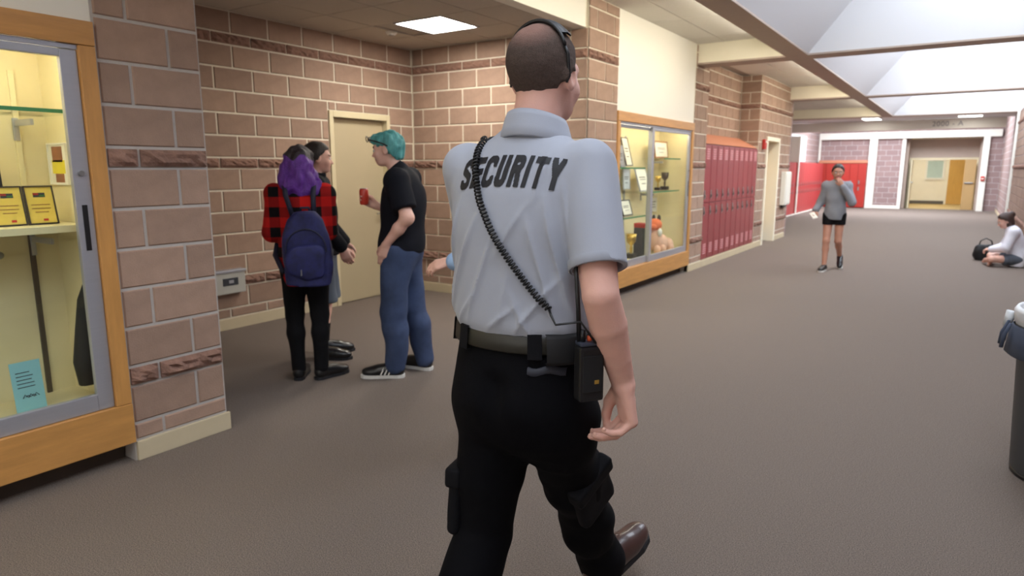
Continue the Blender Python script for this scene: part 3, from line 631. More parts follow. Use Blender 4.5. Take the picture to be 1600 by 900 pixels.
trophy((XB - .3, 9.42, 1.222), 1.0, 'dark silver trophy at the right of the middle shelf', M_dark_steel)
trophy((XB - .3, 9.16, 1.222), .8, 'small gold trophy beside the dark silver one', M_gold)
trophy((XB - .3, 8.29, .341), 1.3, 'gold trophy on the floor of the second case', M_gold)
e = empty('award_box', (XB - .25, 8.5, .341), label='black award box with a red lid low in the second case', cat='box')
MB().box(-.08, .08, -.07, .07, 0, .4, .008).build('box_body', M_ink, e); MB().box(-.082, .082, -.072, .072, .4, .46, .008).build('box_lid', M_red, e); MB().box(.08, .083, -.05, .05, .2, .32).build('box_label', M_paper, e)
M_plush = mat('peach_plush', rgb(222, 176, 150), .95, noise=(30, .1), bump=(90, .5)); M_plush_o = mat('orange_plush', rgb(222, 112, 66), .95, noise=(30, .1), bump=(90, .5))
e = empty('stuffed_animal', (XB - .26, 9.1, .341), label='peach stuffed animal with an orange head on the case floor', cat='stuffed animal')
MB().ball((0, .08, .13), (.12, .2, .13), 12).ball((.06, .22, .1), (.1, .1, .1), 10).ball((0, -.1, .2), (.1, .1, .17), 10).build('plush_body', M_plush, e, True)
MB().ball((.0, -.1, .4), (.1, .11, .09), 12).ball((.02, -.2, .38), (.05, .05, .04), 8).build('plush_head', M_plush_o, e, True)
for sg in (-1, 1): MB().ball((.04 * sg, -.05, .49), (.025, .03, .05), 8).build('plush_ear', M_black_matte, e, True)
for yy_, xx_ in ((-.16, .07), (-.02, .1), (.2, .13)): MB().ball((xx_, yy_, .06), (.05, .06, .06), 8).build('plush_paw', M_plush, e, True)
MB().ball((.09, -.13, .3), (.03, .05, .06), 8).build('plush_bib', M_paper, e, True)

# ================================================================== TRASH BIN
M_bin = mat('grey_bin_plastic', rgb(78, 80, 84), .55, noise=(4, .05), bump=(200, .05)); M_apron = mat('slate_apron', rgb(64, 72, 90), .8, noise=(12, .08)); M_bag = mat('white_liner', rgb(214, 216, 218), .4, noise=(10, .05), bump=(25, .4))
e = empty('trash_bin', (.58, 4.12, 0), label='round grey trash bin with a blue grey caddy at the right edge', cat='trash bin')
MB().lathe([(.0, .012), (.235, .012), (.25, .03), (.285, .72), (.3, .74), (.3, .79), (.285, .79), (.275, .72), (.24, .06), (.0, .06)], 48).build('bin_body', M_bin, e, True)
MB().lathe([(.24, .0), (.246, .0), (.25, .022), (.236, .022)], 48).build('bin_foot', M_black, e, True)
mb = MB(); nseg = 48
prof = [(.27, .70), (.307, .78), (.312, .83), (.3, .85), (.285, .845), (.27, .76)]
mb.lathe(prof, nseg); mb.build('liner_bag', M_bag, e, True)
mb = MB(); v = []; f = []
for k in range(37):                                    # caddy apron hung round the rim
    a = PI * .35 + PI * 1.5 * k / 36
    for r, zz in ((.306, .76), (.316, .75), (.330 + .006 * math.sin(k * 1.3), .62), (.322, .61), (.3, .63)): v.append((r * math.cos(a), r * math.sin(a), zz))
for k in range(36):
    for j in range(4): f.append((k * 5 + j, (k + 1) * 5 + j, (k + 1) * 5 + j + 1, k * 5 + j + 1))
ap = mb.add(v, f).build('caddy_apron', M_apron, e, True)
for k in range(5):
    a = PI * .72 + k * .26
    c_, s_ = math.cos(a), math.sin(a)
    MB().tube([(c_ * .325, s_ * .325, .765), (c_ * .348, s_ * .348, .7), (c_ * .354, s_ * .354, .64)], [.007, .010, .009], 8).build('caddy_pocket', M_apron, ap, True)
for a in (PI * .9,):
    c_, s_ = math.cos(a), math.sin(a)
    MB().tube([(c_ * .33, s_ * .33, .8), (c_ * .345, s_ * .345, .72)], [.024, .018], 10).build('caddy_clip', M_bag, ap, True)
# ================================================================== FIGURE MODELLING: smooth solids blended into one continuous surface
F32 = np.float32
def A(*v): return np.array(v, dtype=F32)
def rc(p, a, b, ra, rb):
    a = np.asarray(a, F32); b = np.asarray(b, F32); ba = b - a; pa = p - a
    t = np.clip(pa @ ba / max(float(ba @ ba), 1e-9), 0, 1)
    d = pa - t[:, None] * ba
    return np.sqrt((d * d).sum(1)) - (ra + (rb - ra) * t)
def el(p, c, r, R=None):
    q = p - np.asarray(c, F32)
    if R is not None: q = q @ R
    r = np.asarray(r, F32); k0 = np.sqrt(((q / r) ** 2).sum(1)); k1 = np.sqrt(((q / (r * r)) ** 2).sum(1))
    return k0 * (k0 - 1) / np.maximum(k1, 1e-6)
def su(a, b, k):
    h = np.clip(.5 + .5 * (b - a) / k, 0, 1)
    return b + (a - b) * h - k * h * (1 - h)
def ss(a, b, k): return -su(-a, b, k)               # a minus b
def chain(p, pts, rs, k=.02):
    d = None
    for i in range(len(pts) - 1):
        e = rc(p, pts[i], pts[i + 1], rs[i], rs[i + 1]); d = e if d is None else su(d, e, k)
    return d
def cr(keys, n=24):
    K = np.array(keys, float); K = K[np.argsort(K[:, 0])]; out = []
    for i in range(len(K) - 1):
        p0, p1, p2, p3 = K[max(i - 1, 0)], K[i], K[i + 1], K[min(i + 2, len(K) - 1)]
        for t in np.linspace(0, 1, n, endpoint=False):
            q = .5 * (2 * p1 + (p2 - p0) * t + (2 * p0 - 5 * p1 + 4 * p2 - p3) * t * t + (3 * p1 - p0 - 3 * p2 + p3) * t ** 3); q[0] = p1[0] + (p2[0] - p1[0]) * t; out.append(q)
    out.append(K[-1]); return np.array(out, F32)
def loft(p, T, pw=2.2):
    z = p[:, 2]; f = [np.interp(z, T[:, 0], T[:, i]) for i in range(1, 5)]
    r = (np.abs((p[:, 0] - f[0]) / f[2]) ** pw + np.abs((p[:, 1] - f[1]) / f[3]) ** pw) ** (1 / pw)
    d = (r - 1) * np.minimum(f[2], f[3])
    return np.maximum(d, np.maximum(z - T[-1, 0], T[0, 0] - z)).astype(F32)
def near(p, c, R, fn, big=9.0):
    """evaluate fn only where it matters"""
    d = np.full(len(p), big, F32); q = p - np.asarray(c, F32); m = (q * q).sum(1) < R * R
    if m.any(): d[m] = fn(p[m])
    dist = np.sqrt((q * q).sum(1)); far = ~m
    d[far] = dist[far] - R * .6
    return d
def nets(fn, lo, hi, h, B=8):
    lo = np.asarray(lo, F32); n = (np.ceil((np.asarray(hi) - lo) / h / B).astype(int)) * B
    nb = n // B
    g = np.stack(np.meshgrid(*[np.arange(k) for k in nb], indexing='ij'), -1).reshape(-1, 3)
    cd = fn((lo + (g * B + (B - 1) / 2) * h).astype(F32))
    D = np.repeat(np.repeat(np.repeat(cd.reshape(nb), B, 0), B, 1), B, 2).astype(F32)
    nr = g[np.abs(cd) < B * h * 1.35 + .012]
    loc = np.stack(np.meshgrid(*[np.arange(B)] * 3, indexing='ij'), -1).reshape(-1, 3)
    for s in range(0, len(nr), 600):
        idx = (nr[s:s + 600, None, :] * B + loc[None]).reshape(-1, 3)
        D[idx[:, 0], idx[:, 1], idx[:, 2]] = fn((lo + idx * h).astype(F32))
    S = D < 0
    cnt = np.zeros(n - 1, np.uint8)
    for i in (0, 1):
        for j in (0, 1):
            for k in (0, 1): cnt += S[i:n[0] - 1 + i, j:n[1] - 1 + j, k:n[2] - 1 + k]
    act = (cnt > 0) & (cnt < 8); ci = np.argwhere(act); ID = np.full(n - 1, -1, np.int32); ID[act] = np.arange(len(ci))
    acc = np.zeros((len(ci), 3)); num = np.zeros(len(ci))
    for ax in range(3):
        o1, o2 = [a for a in range(3) if a != ax]
        for i in (0, 1):
            for j in (0, 1):
                c0 = ci.copy(); c0[:, o1] += i; c0[:, o2] += j; c1 = c0.copy(); c1[:, ax] += 1
                d0 = D[c0[:, 0], c0[:, 1], c0[:, 2]]; d1 = D[c1[:, 0], c1[:, 1], c1[:, 2]]; m = (d0 < 0) != (d1 < 0)
                t = np.where(m, d0 / np.where(m, d0 - d1, 1), 0); q = c0.astype(float); q[:, ax] += t; acc[m] += q[m]; num[m] += 1
    V = lo + acc / num[:, None] * h
    Fs = []
    for ax in range(3):
        o1, o2 = [(1, 2), (2, 0), (0, 1)][ax]
        sl0 = [slice(None)] * 3; sl1 = [slice(None)] * 3; sl0[ax] = slice(0, -1); sl1[ax] = slice(1, None)
        a = S[tuple(sl0)]; b = S[tuple(sl1)]; e = np.argwhere(a != b)
        e = e[(e[:, o1] > 0) & (e[:, o2] > 0) & (e[:, o1] < n[o1] - 1) & (e[:, o2] < n[o2] - 1)]
        def cid(d1, d2): q = e.copy(); q[:, o1] -= d1; q[:, o2] -= d2; return ID[q[:, 0], q[:, 1], q[:, 2]]
        quad = np.stack([cid(1, 1), cid(0, 1), cid(0, 0), cid(1, 0)], 1)
        flip = ~a[e[:, 0], e[:, 1], e[:, 2]]; quad[flip] = quad[flip][:, ::-1]; Fs.append(quad)
    Q = np.concatenate(Fs); Q = Q[(Q >= 0).all(1)]
    return V, Q
def relax(V, Q, it=2, lam=.5):
    for _ in range(it):
        acc = np.zeros_like(V); num = np.zeros(len(V))
        for k in range(4):
            a, b = Q[:, k], Q[:, (k + 1) % 4]
            np.add.at(acc, a, V[b]); np.add.at(acc, b, V[a]); np.add.at(num, a, 1); np.add.at(num, b, 1)
        V = V + lam * (acc / np.maximum(num, 1)[:, None] - V)
    return V
def sdf_obj(name, fn, lo, hi, h, m, parent, it=2, pick=None, label=None):
    """m: material or list; pick(centres)->slot index"""
    V, Q = nets(fn, lo, hi, h); V = relax(V, Q, it)
    me = bpy.data.meshes.new(name); me.vertices.add(len(V)); me.vertices.foreach_set('co', V.astype(F32).ravel())
    me.loops.add(Q.size); me.loops.foreach_set('vertex_index', Q.astype(np.int32).ravel())
    me.polygons.add(len(Q)); me.polygons.foreach_set('loop_start', np.arange(0, Q.size, 4, dtype=np.int32)); me.polygons.foreach_set('use_smooth', np.ones(len(Q), bool))
    ms = m if isinstance(m, list) else [m]
    for x in ms: me.materials.append(x)
    if pick is not None: me.polygons.foreach_set('material_index', pick(V[Q].mean(1)).astype(np.int32))
    me.update(calc_edges=True); me.validate()
    o = bpy.data.objects.new(name, me); link(o, parent)
    if label: o['label'] = label
    return o
def nrm(v): v = np.asarray(v, float); return v / np.linalg.norm(v)
def rotm(yaw=0, pitch=0, roll=0):
    """columns = local axes; head looks along +y; yaw>0 turns left, pitch>0 looks up"""
    return np.array((Matrix.Rotation(yaw, 3, 'Z') @ Matrix.Rotation(pitch, 3, 'X') @ Matrix.Rotation(roll, 3, 'Y')), dtype=F32)

def hand_segs(w, d, n, t, s=1.0, curl=(.5, .6, .5), spread=.0, thumb=0.0):
    """w wrist, d towards the fingers, n palm normal, t thumb side -> (palm segments, finger chains)"""
    w = np.asarray(w, float); d = nrm(d); n = nrm(np.asarray(n, float) - d * np.dot(n, d)); t = nrm(np.asarray(t, float) - d * np.dot(t, d) - n * np.dot(t, n))
    palm = []; fing = []
    for k, (off, kl, ln) in enumerate(((.031, .092, (.044, .026, .021)), (.0105, .096, (.048, .031, .022)), (-.0105, .092, (.044, .029, .021)), (-.030, .083, (.035, .021, .019)))):
        kn = w + (d * kl + t * off - n * .004) * s; palm.append((w + (d * .008 + t * off * .55) * s, kn, .0165 * s, .0125 * s))
        p = kn; a = 0.0; pts = [p]; rs = [.0104 * s]
        for j in range(3):
            a += curl[j] * (1 + .06 * k); dd = d * math.cos(a) + n * math.sin(a) + t * spread * (1.5 - k)
            p = p + dd * ln[j] * s; pts.append(p); rs.append((.0096, .0088, .0072)[j] * s * (.9 if k == 3 else 1))
        fing.append((pts, rs))
    b0 = w + (d * .022 + t * .02 + n * .008) * s; b1 = b0 + (d * .036 + t * (.026 - .01 * thumb) + n * (.012 + .012 * thumb)) * s; b2 = b1 + (d * .032 + t * (.010 - .016 * thumb) + n * .010) * s; b3 = b2 + (d * .026 - t * (.002 + .01 * thumb) + n * .004) * s
    palm.append((w + (d * .04 - n * .002) * s, w + (d * .075 - n * .001) * s, .02 * s, .018 * s))
    return palm, fing, ([b0, b1, b2, b3], [.0165 * s, .0135 * s, .0108 * s, .0085 * s])
def hand_sdf(p, H):
    palm, fing, th = H; d = None
    for a, b, ra, rb in palm:
        e = rc(p, a, b, ra, rb); d = e if d is None else su(d, e, .014)
    for pts, rs in fing: d = su(d, chain(p, pts, rs, .003), .0035)
    return su(d, chain(p, th[0], th[1], .006), .008)

def head_sdf(p, c, R, s=1.0, jaw=1.0):
    q = (p - np.asarray(c, F32)) @ R / s
    d = el(q, A(0, -.014, .036), A(.075, .096, .082))
    d = su(d, el(q, A(0, .018, -.03), A(.060 * jaw, .074, .078)), .04)
    d = su(d, el(q, A(0, .052, -.078), A(.036 * jaw, .036, .028)), .035)
    d = su(d, rc(q, A(-.035, .078, .022), A(.035, .078, .022), .014, .014), .025)
    for sx in (-1, 1):
        d = ss(d, el(q, A(sx * .032, .098, .002), A(.018, .016, .013)), .014)
        d = su(d, el(q, A(sx * .036, .066, -.03), A(.024, .024, .026)), .02)
    d = su(d, rc(q, A(0, .086, .008), A(0, .106, -.030), .008, .0125), .012)
    for sx in (-1, 1):
        d = su(d, el(q, A(sx * .011, .097, -.034), A(.008, .009, .007)), .006)
        e = el(q, A(sx * .079, -.006, -.006), A(.011, .022, .033)); e = ss(e, el(q, A(sx * .090, -.002, -.004), A(.008, .012, .02)), .006); d = su(d, e, .01)
    d = su(d, rc(q, A(-.016, .088, -.060), A(.016, .088, -.060), .008, .008), .008)
    d = ss(d, rc(q, A(-.02, .1, -.0605), A(.02, .1, -.0605), .0035, .0035), .004)
    return d * s
def head_pick(c, R, s):
    def f(P):
        q = (P - np.asarray(c)) @ R / s; o = np.zeros(len(P), int)
        o[(np.abs(q[:, 0]) < .022) & (q[:, 1] > .078) & (np.abs(q[:, 2] + .0605) < .0085)] = 1
        bx = np.abs(q[:, 0]); o[(bx > .014) & (bx < .05) & (q[:, 1] > .06) & (np.abs(q[:, 2] - .027 + .12 * (bx - .03) ** 2 * 40) < .005)] = 2
        return o
    return f
def eyes(c, R, s, parent, col_):
    for sx in (-1, 1):
        o = np.asarray(c) + R @ np.array([sx * .032, .083, .003]) * s
        e = MB().ball(o, .0118 * s, 8).build('eye', M_eye, parent, True)
        i = np.asarray(c) + R @ np.array([sx * .032, .0925, .003]) * s
        MB().ball(i, (.0055 * s, .0035 * s, .0055 * s), 6).build('iris', col_, e, True)
M_eye = mat('eye_white', rgb(226, 220, 212), .3, noise=(20, .02)); M_iris = mat('iris_brown', rgb(60, 40, 28), .3, noise=(60, .1))
M_lip = mat('lip', rgb(176, 98, 90), .5, noise=(40, .06)); M_brow = mat('brow_hair', rgb(70, 50, 38), .8, noise=(80, .2))
def skin(name, c):
    m = mat(name, c, .52, noise=(14, .08), bump=(260, .08), spec=.4)
    b = m.node_tree.nodes['Principled BSDF']; b.inputs['Subsurface Weight'].default_value = .12; b.inputs['Subsurface Radius'].default_value = (.8, .3, .2); b.inputs['Subsurface Scale'].default_value = .012
    return m
M_skin = skin('skin_guard', rgb(216, 168, 152)); M_skin2 = skin('skin_fair', rgb(220, 174, 156)); M_skin3 = skin('skin_tan', rgb(188, 138, 116))

def fold_noise(p, amp, f, seed=0, aniso=(1, 1, 1)):
    """soft cloth folds from a few crossing waves"""
    r = np.random.default_rng(seed); q = p * np.array(aniso, F32); d = np.zeros(len(p), F32)
    for k in range(7):
        w = r.normal(size=3); w = w / np.linalg.norm(w) * f * r.uniform(.6, 1.7); d += np.sin(q @ w.astype(F32) + r.uniform(0, 6.28)) * r.uniform(.5, 1)
    return d * amp / 3.0

def shoe_sdf(p, heel, toe_dir, s=1.0, up=(0, 0, 1), hi=.0):
    """heel = sole point under the heel; toe_dir; up"""
    y = nrm(toe_dir); z = nrm(np.asarray(up, float) - y * np.dot(up, y)); x = np.cross(y, z)
    q = (p - np.asarray(heel, F32)) @ np.stack([x, y, z], 1).astype(F32) / s
    d = rc(q, A(0, .02, .046), A(.004, .16, .04), .041, .043)
    d = su(d, el(q, A(.004, .205, .038), A(.044, .062, .036)), .03)
    d = su(d, rc(q, A(0, .035, .06), A(0, .03, .085 + hi), .042, .040), .03)
    d = su(d, rc(q, A(0, .07, .07), A(0, .14, .055), .034, .034), .03)
    d = np.maximum(d, -(q[:, 2] - .012)); d = np.maximum(d, q[:, 2] - (.1 + hi))
    return d * s
def sole_mesh(name, heel, toe_dir, s, m, parent, up=(0, 0, 1)):
    y = nrm(toe_dir); z = nrm(np.asarray(up, float) - y * np.dot(up, y)); x = np.cross(y, z); h = np.asarray(heel, float)
    pr = [(.0, -.024), (.028, -.016), (.041, .02), (.040, .08), (.046, .15), (.050, .2), (.04, .245), (.012, .272), (-.012, .272), (-.036, .25), (-.044, .2), (-.040, .14), (-.036, .08), (-.04, .02), (-.028, -.016)]
    v = [h + (x * a + y * b + z * c) * s for c in (0, .022) for a, b in pr]; k = len(pr)
    f = [tuple(range(k))[::-1], tuple(range(k, 2 * k))] + [(i, (i + 1) % k, k + (i + 1) % k, k + i) for i in range(k)]
    return mesh_obj(name, v, f, m, parent)

class Fig:
    """generic clothed figure. local x right, y forward, z up"""
    def __init__(s, name, label, loc, rz, Ht, joints, bulk=1.0, head_rot=(0, 0, 0), head_s=None):
        s.e = empty(name, loc, rz, label, 'person'); s.J = {k: np.array(v, float) for k, v in joints.items()}; s.k = Ht / 1.75; s.b = bulk
        s.R = rotm(*head_rot); s.hs = (head_s or 1.0) * (.94 + .06 * s.k); s.hands = {}
    def torso(s, p, off=0.0):
        J, k, b = s.J, s.k, s.b
        pv, ch, nk = J['pelvis'], J['chest'], J['neck']; ax = nrm(ch - pv)
        d = el(p, pv, A(.152 * k * b + off, .115 * k * b + off, .13 * k + off))
        mid = pv * .5 + ch * .5
        d = su(d, el(p, mid, A(.142 * k * b + off, .108 * k * b + off, .17 * k + off)), .08)
        d = su(d, el(p, ch, A(.158 * k * b + off, .112 * k * b + off, .17 * k + off)), .07)
        d = su(d, rc(p, J['shL'], J['shR'], .056 * k + off, .056 * k + off), .05)
        d = su(d, rc(p, ch + (nk - ch) * .55, nk, .075 * k + off * .6, .056 * k + off * .4), .05)
        if 'bust' in J:
            for sx in (-1, 1): d = su(d, el(p, ch + np.array([sx * .07 * k, .085 * k, J['bust'][2]]), A(.07 * k + off, .06 * k + off, .07 * k + off)), .04)
        return d
    def arm(s, p, S, off=0.0, r=(.05, .04, .036, .028)):
        J, k = s.J, s.k; b = .6 + .4 * s.b
        return chain(p, [J['sh' + S], J['el' + S], (J['el' + S] * .6 + J['wr' + S] * .4), J['wr' + S]], [r[0] * k * b + off, r[1] * k * b + off, r[2] * k * b + off, r[3] * k + off], .03)
    def leg(s, p, S, off=0.0, r=(.085, .058, .052, .036), to=1.0):
        J, k = s.J, s.k; b = .5 + .5 * s.b
        kn, an, hp = J['kn' + S], J['an' + S], J['hp' + S]
        d = chain(p, [hp, kn], [r[0] * k * b + off, r[1] * k * b + off], .03)
        calf = kn * .68 + an * .32 + np.array([0, -.012 * k, 0])
        return su(d, chain(p, [kn, calf, an], [r[1] * k * b + off, r[2] * k * b + off, r[3] * k + off], .03), .02)
    def body_fn(s, full_legs=True):
        J, k = s.J, s.k
        def fn(p):
            d = s.torso(p, -.012)
            hb = J['head'] + s.R @ np.array([0, -.012, -.05]) * s.hs
            d = su(d, rc(p, J['neck'] - np.array([0, 0, .02]), hb, .055 * k, .05 * k), .03)
            d = su(d, near(p, J['head'], .24, lambda q: head_sdf(q, J['head'], s.R, s.hs)), .012)
            for S in 'LR':
                d = su(d, s.arm(p, S), .03); d = su(d, s.leg(p, S), .04)
                an = J['an' + S]; td = nrm(J['toe' + S] - an); d = su(d, rc(p, an - np.array([0, 0, .02]), an + td * .13 * k - np.array([0, 0, .03]), .03, .022), .02)
                if S in s.hands: d = su(d, near(p, J['wr' + S], .26, lambda q: hand_sdf(q, s.hands[S])), .012)
            return d
        return fn
    def bounds(s, pad=.22):
        P = np.array([v for kk, v in s.J.items() if kk not in ('bust',)]); return P.min(0) - pad, P.max(0) + pad
    def build_body(s, m, h=.009, iris=None):
        lo, hi = s.bounds(); s.body = sdf_obj('body', s.body_fn(), lo, hi, h, [m, M_lip, s.brow], s.e, 1, head_pick(s.J['head'], s.R, s.hs)); eyes(s.J["head"], s.R, s.hs, s.e, iris or M_iris)
    brow = M_brow
    def piece(s, name, fn, m, h=.009, it=1, label=None, pick=None):
        lo, hi = s.bounds(.26); return sdf_obj(name, fn, lo, hi, h, m, s.e, it, pick, label)
    def shoes(s, m, m_sole, sc=1.0, hi=0.0, nm='shoe'):
        for S in 'LR':
            an, to = s.J['an' + S], s.J['toe' + S]; td = nrm(to - an); up = s.J.get('up' + S, np.array([0, 0, 1.0]))
            y = nrm(s.J['dir' + S]) if 'dir' + S in s.J else nrm(np.array([td[0], td[1], 0]))
            heel = s.J['heel' + S]
            o = sdf_obj(nm, lambda p: shoe_sdf(p, heel, y, sc, up, hi), heel - .34, heel + .36, .007, m, s.e, 1)
            sole_mesh('sole', heel, y, sc, m_sole, o, up)
# ================================================================== THE GUARD
M_polo = mat('polo_fabric', rgb(158, 162, 173), .8, noise=(5, .03), bump=(700, .12), sheen=.15)
M_trouser = mat('black_trouser', rgb(6, 6, 10), .85, noise=(6, .2), bump=(500, .15), spec=.12)
M_pocket = mat('black_pocket_cloth', rgb(10, 10, 15), .8, noise=(8, .15), bump=(500, .15), spec=.2)
M_belt = mat('belt_leather', rgb(38, 36, 29), .42, noise=(20, .15))
M_shoe_br = mat('brown_leather', rgb(66, 44, 40), .3, noise=(14, .2), coat=.35)
M_sole_dk = mat('dark_sole', rgb(30, 30, 34), .7, noise=(14, .1))
M_print = mat('black_lettering', rgb(20, 21, 27), .6, noise=(20, .1))
def hair_short_mat():
    m = mat('buzz_hair', rgb(84, 70, 63), .85, noise=(160, .3), bump=(420, .6), spec=.25); nt = m.node_tree; N = nt.nodes; L = nt.links
    # thinning crown and greying sides: the hair itself is sparser there
    b = N['Principled BSDF']; old = b.inputs['Base Color'].links[0].from_socket
    tc = N.new('ShaderNodeTexCoord'); sub = N.new('ShaderNodeVectorMath'); sub.operation = 'DISTANCE'; L.new(tc.outputs['Object'], sub.inputs[0]); sub.inputs[1].default_value = (.03, -.025, 1.86)
    mr = N.new('ShaderNodeMapRange'); mr.inputs['From Min'].default_value = .025; mr.inputs['From Max'].default_value = .07; mr.inputs['To Min'].default_value = .5; mr.inputs['To Max'].default_value = 0
    L.new(sub.outputs['Value'], mr.inputs['Value']); mx = N.new('ShaderNodeMixRGB'); L.new(mr.outputs[0], mx.inputs[0]); L.new(old, mx.inputs[1]); mx.inputs[2].default_value = rgb(176, 132, 118)
    sz = N.new('ShaderNodeSeparateXYZ'); L.new(tc.outputs['Object'], sz.inputs[0]); m3 = N.new('ShaderNodeMapRange'); m3.inputs['From Min'].default_value = 1.672; m3.inputs['From Max'].default_value = 1.712; m3.inputs['To Min'].default_value = .85; m3.inputs['To Max'].default_value = 0
    L.new(sz.outputs['Z'], m3.inputs['Value']); mx2 = N.new('ShaderNodeMixRGB'); L.new(m3.outputs[0], mx2.inputs[0]); L.new(mx.outputs[0], mx2.inputs[1]); mx2.inputs[2].default_value = rgb(196, 142, 124)
    L.new(mx2.outputs[0], b.inputs['Base Color'])
    return m
M_buzz = hair_short_mat()
guard = empty('person', (-.945, 1.473, 0), 0, 'security guard seen from behind in grey polo and black trousers, walking', 'person')
HC = np.array([.026, .05, 1.750]); HR = rotm(-.04, 0, 0); HS = 1.02
g = dict(shR=(.178, .0, 1.520), elR=(.272, -.10, 1.232), wrR=(.290, .0, .998), shL=(-.180, .0, 1.520), elL=(-.235, .13, 1.235), wrL=(-.19, .33, 1.08),
         hpR=(.098, .0, .87), knR=(.035, .27, .49), anR=(.005, .50, .15), hpL=(-.098, -.01, .87), knL=(-.118, -.02, .475), anL=(-.10, -.29, .16))
g = {k: np.array(v) for k, v in g.items()}
HNR = hand_segs(g['wrR'], (.06, .16, -.98), (-.74, -.67, -.05), (-.65, .72, .22), 1.12, (.85, .60, .35), thumb=.3)
HNL = hand_segs(g['wrL'], (.3, .8, -.5), (.8, -.2, .4), (0, .4, 1), 1.04, (.5, .6, .4))
SH_T = cr([(1.07, 0, .0, .178, .134), (1.10, 0, 0, .184, .139), (1.135, 0, 0, .196, .15), (1.19, 0, -.002, .193, .148), (1.28, 0, -.002, .194, .144), (1.38, 0, -.004, .203, .141), (1.46, 0, .0, .202, .131),
           (1.52, 0, .004, .180, .112), (1.56, .004, .01, .145, .095), (1.60, .008, .016, .098, .078), (1.635, .01, .022, .066, .066), (1.66, .012, .026, .056, .058)])
def g_body(p):
    d = loft(p, cr([(.8, 0, 0, .15, .11), (1.1, 0, 0, .15, .11), (1.4, 0, 0, .17, .11), (1.54, 0, .01, .11, .08), (1.62, .01, .02, .058, .06)]))
    d = su(d, rc(p, A(.016, .01, 1.58), HC + A(0, -.016, -.03), .062, .060), .03)
    d = su(d, near(p, HC, .25, lambda q: head_sdf(q, HC, HR, HS, 1.06)), .016)
    for S, H in (('R', HNR), ('L', HNL)):
        sh, e, w = g['sh' + S], g['el' + S], g['wr' + S]; fm = e * .68 + w * .32
        a = chain(p, [sh, e * .5 + sh * .5, e, fm, e * .3 + w * .7, w], [.054, .050, .043, .045, .035, .029], .003)
        d = su(d, a, .03); d = su(d, near(p, w, .25, lambda q: hand_sdf(q, H)), .014)
        d = su(d, chain(p, [g['hp' + S], g['kn' + S], g['an' + S]], [.075, .05, .035], .03), .03)
    return d
gb = sdf_obj('body', g_body, (-.36, -.36, .06), (.42, .62, 1.92), .0036, [M_skin, M_lip, M_brow], guard, 2, head_pick(HC, HR, HS), 'bare forearms, hands and neck')
eyes(HC, HR, HS, guard, M_iris)
# finger nails of the near hand
for k in range(4):
    pts, rs = HNR[1][k]; dd = nrm(pts[3] - pts[2]); out = nrm(np.cross(dd, np.array([0, 1., .2])))
    if out[0] < 0: out = -out
    MB().ball(pts[3] + out * rs[3] * .62 + dd * .002, (.0052, .0052, .0052), 5).build('fingernail', M_skin2, gb, True)
def g_hair(p):
    q = (p - HC.astype(F32)) @ HR / HS
    line = np.interp(q[:, 1], [-.13, -.07, -.035, -.02, .02, .05, .08, .11], [-.082, -.076, -.05, .0, .012, .05, .07, .085]).astype(F32)
    d = head_sdf(p, HC, HR, HS, 1.06) - .0065 * np.clip((q[:, 2] - line) / .035, 0, 1) - .0006
    d = np.maximum(d, (line - q[:, 2]) * HS)
    return d + fold_noise(p, .0012, 260, 3)
sdf_obj('hair', g_hair, HC - .17, HC + .17, .0045, M_buzz, guard, 1, None, 'short cropped greying brown hair')

# shirt -----------------------------------------------------------------
RIDGES = [((-.17, 1.16), (-.03, 1.45), .011, .016), ((-.08, 1.14), (.015, 1.40), .009, .014), ((-.185, 1.25), (-.12, 1.46), .008, .012), ((.02, 1.14), (.05, 1.30), .005, .016),
          ((.17, 1.12), (.08, 1.42), .009, .014), ((.19, 1.16), (.12, 1.47), .009, .013), ((.11, 1.10), (.04, 1.24), .006, .013), ((.195, 1.30), (.16, 1.50), .008, .01), ((.10, 1.44), (.12, 1.58), .004, .01), ((-.13, 1.12), (-.05, 1.22), .008, .012), ((-.02, 1.12), (.08, 1.20), .007, .012), ((.06, 1.12), (.17, 1.27), .008, .012), ((-.19, 1.12), (-.14, 1.30), .008, .012), ((.0, 1.30), (.10, 1.46), .006, .012)]
def seg2(x, z, a, b):
    ax, az = a; bx, bz = b; L2 = (bx - ax) ** 2 + (bz - az) ** 2; t = np.clip(((x - ax) * (bx - ax) + (z - az) * (bz - az)) / L2, 0, 1)
    return np.sqrt((x - ax - t * (bx - ax)) ** 2 + (z - az - t * (bz - az)) ** 2), t
SLV = {}
def g_shirt(p):
    d = loft(p, SH_T, 2.25)
    d = su(d, rc(p, A(-.15, .0, 1.508), A(.15, .0, 1.508), .064, .064), .06)
    x, z = p[:, 0], p[:, 2]; back = np.clip(-p[:, 1] / .05, 0, 1)
    dis = np.zeros(len(p), F32)
    for a, b, amp, wd in RIDGES:
        r, t = seg2(x, z, a, b); dis += amp * np.exp(-(r / (wd * .62)) ** 1.35) * np.sin(np.pi * np.clip(t * .9 + .1, 0, 1)) * .8
    d = d - dis * back * 1.5
    d += fold_noise(p, .008, 18, 11, (1, 1, .4)) * np.clip((1.5 - z) / .2, 0, 1)
    for S in 'RL':
        sh, e = g['sh' + S], g['el' + S]; u = nrm(e - sh); b = sh + (e - sh) * .80
        c = rc(p, sh, b + u * .02, .072, .067) + fold_noise(p, .004, 26, 5)
        c = np.maximum(c, ((p - b.astype(F32)) @ u.astype(F32)))
        d = su(d, c, .014)
        d = ss(d, rc(p, sh + (e - sh) * .66, e + u * .05, .056, .061), .004)
    z0 = 1.107 + .006 * np.sin(x * 14)
    return np.maximum(d, z0 - z)
shirt = sdf_obj('polo_shirt', g_shirt, (-.42, -.32, 1.03), (.44, .36, 1.70), .004, M_polo, guard, 1, None, 'light grey short sleeved polo shirt')
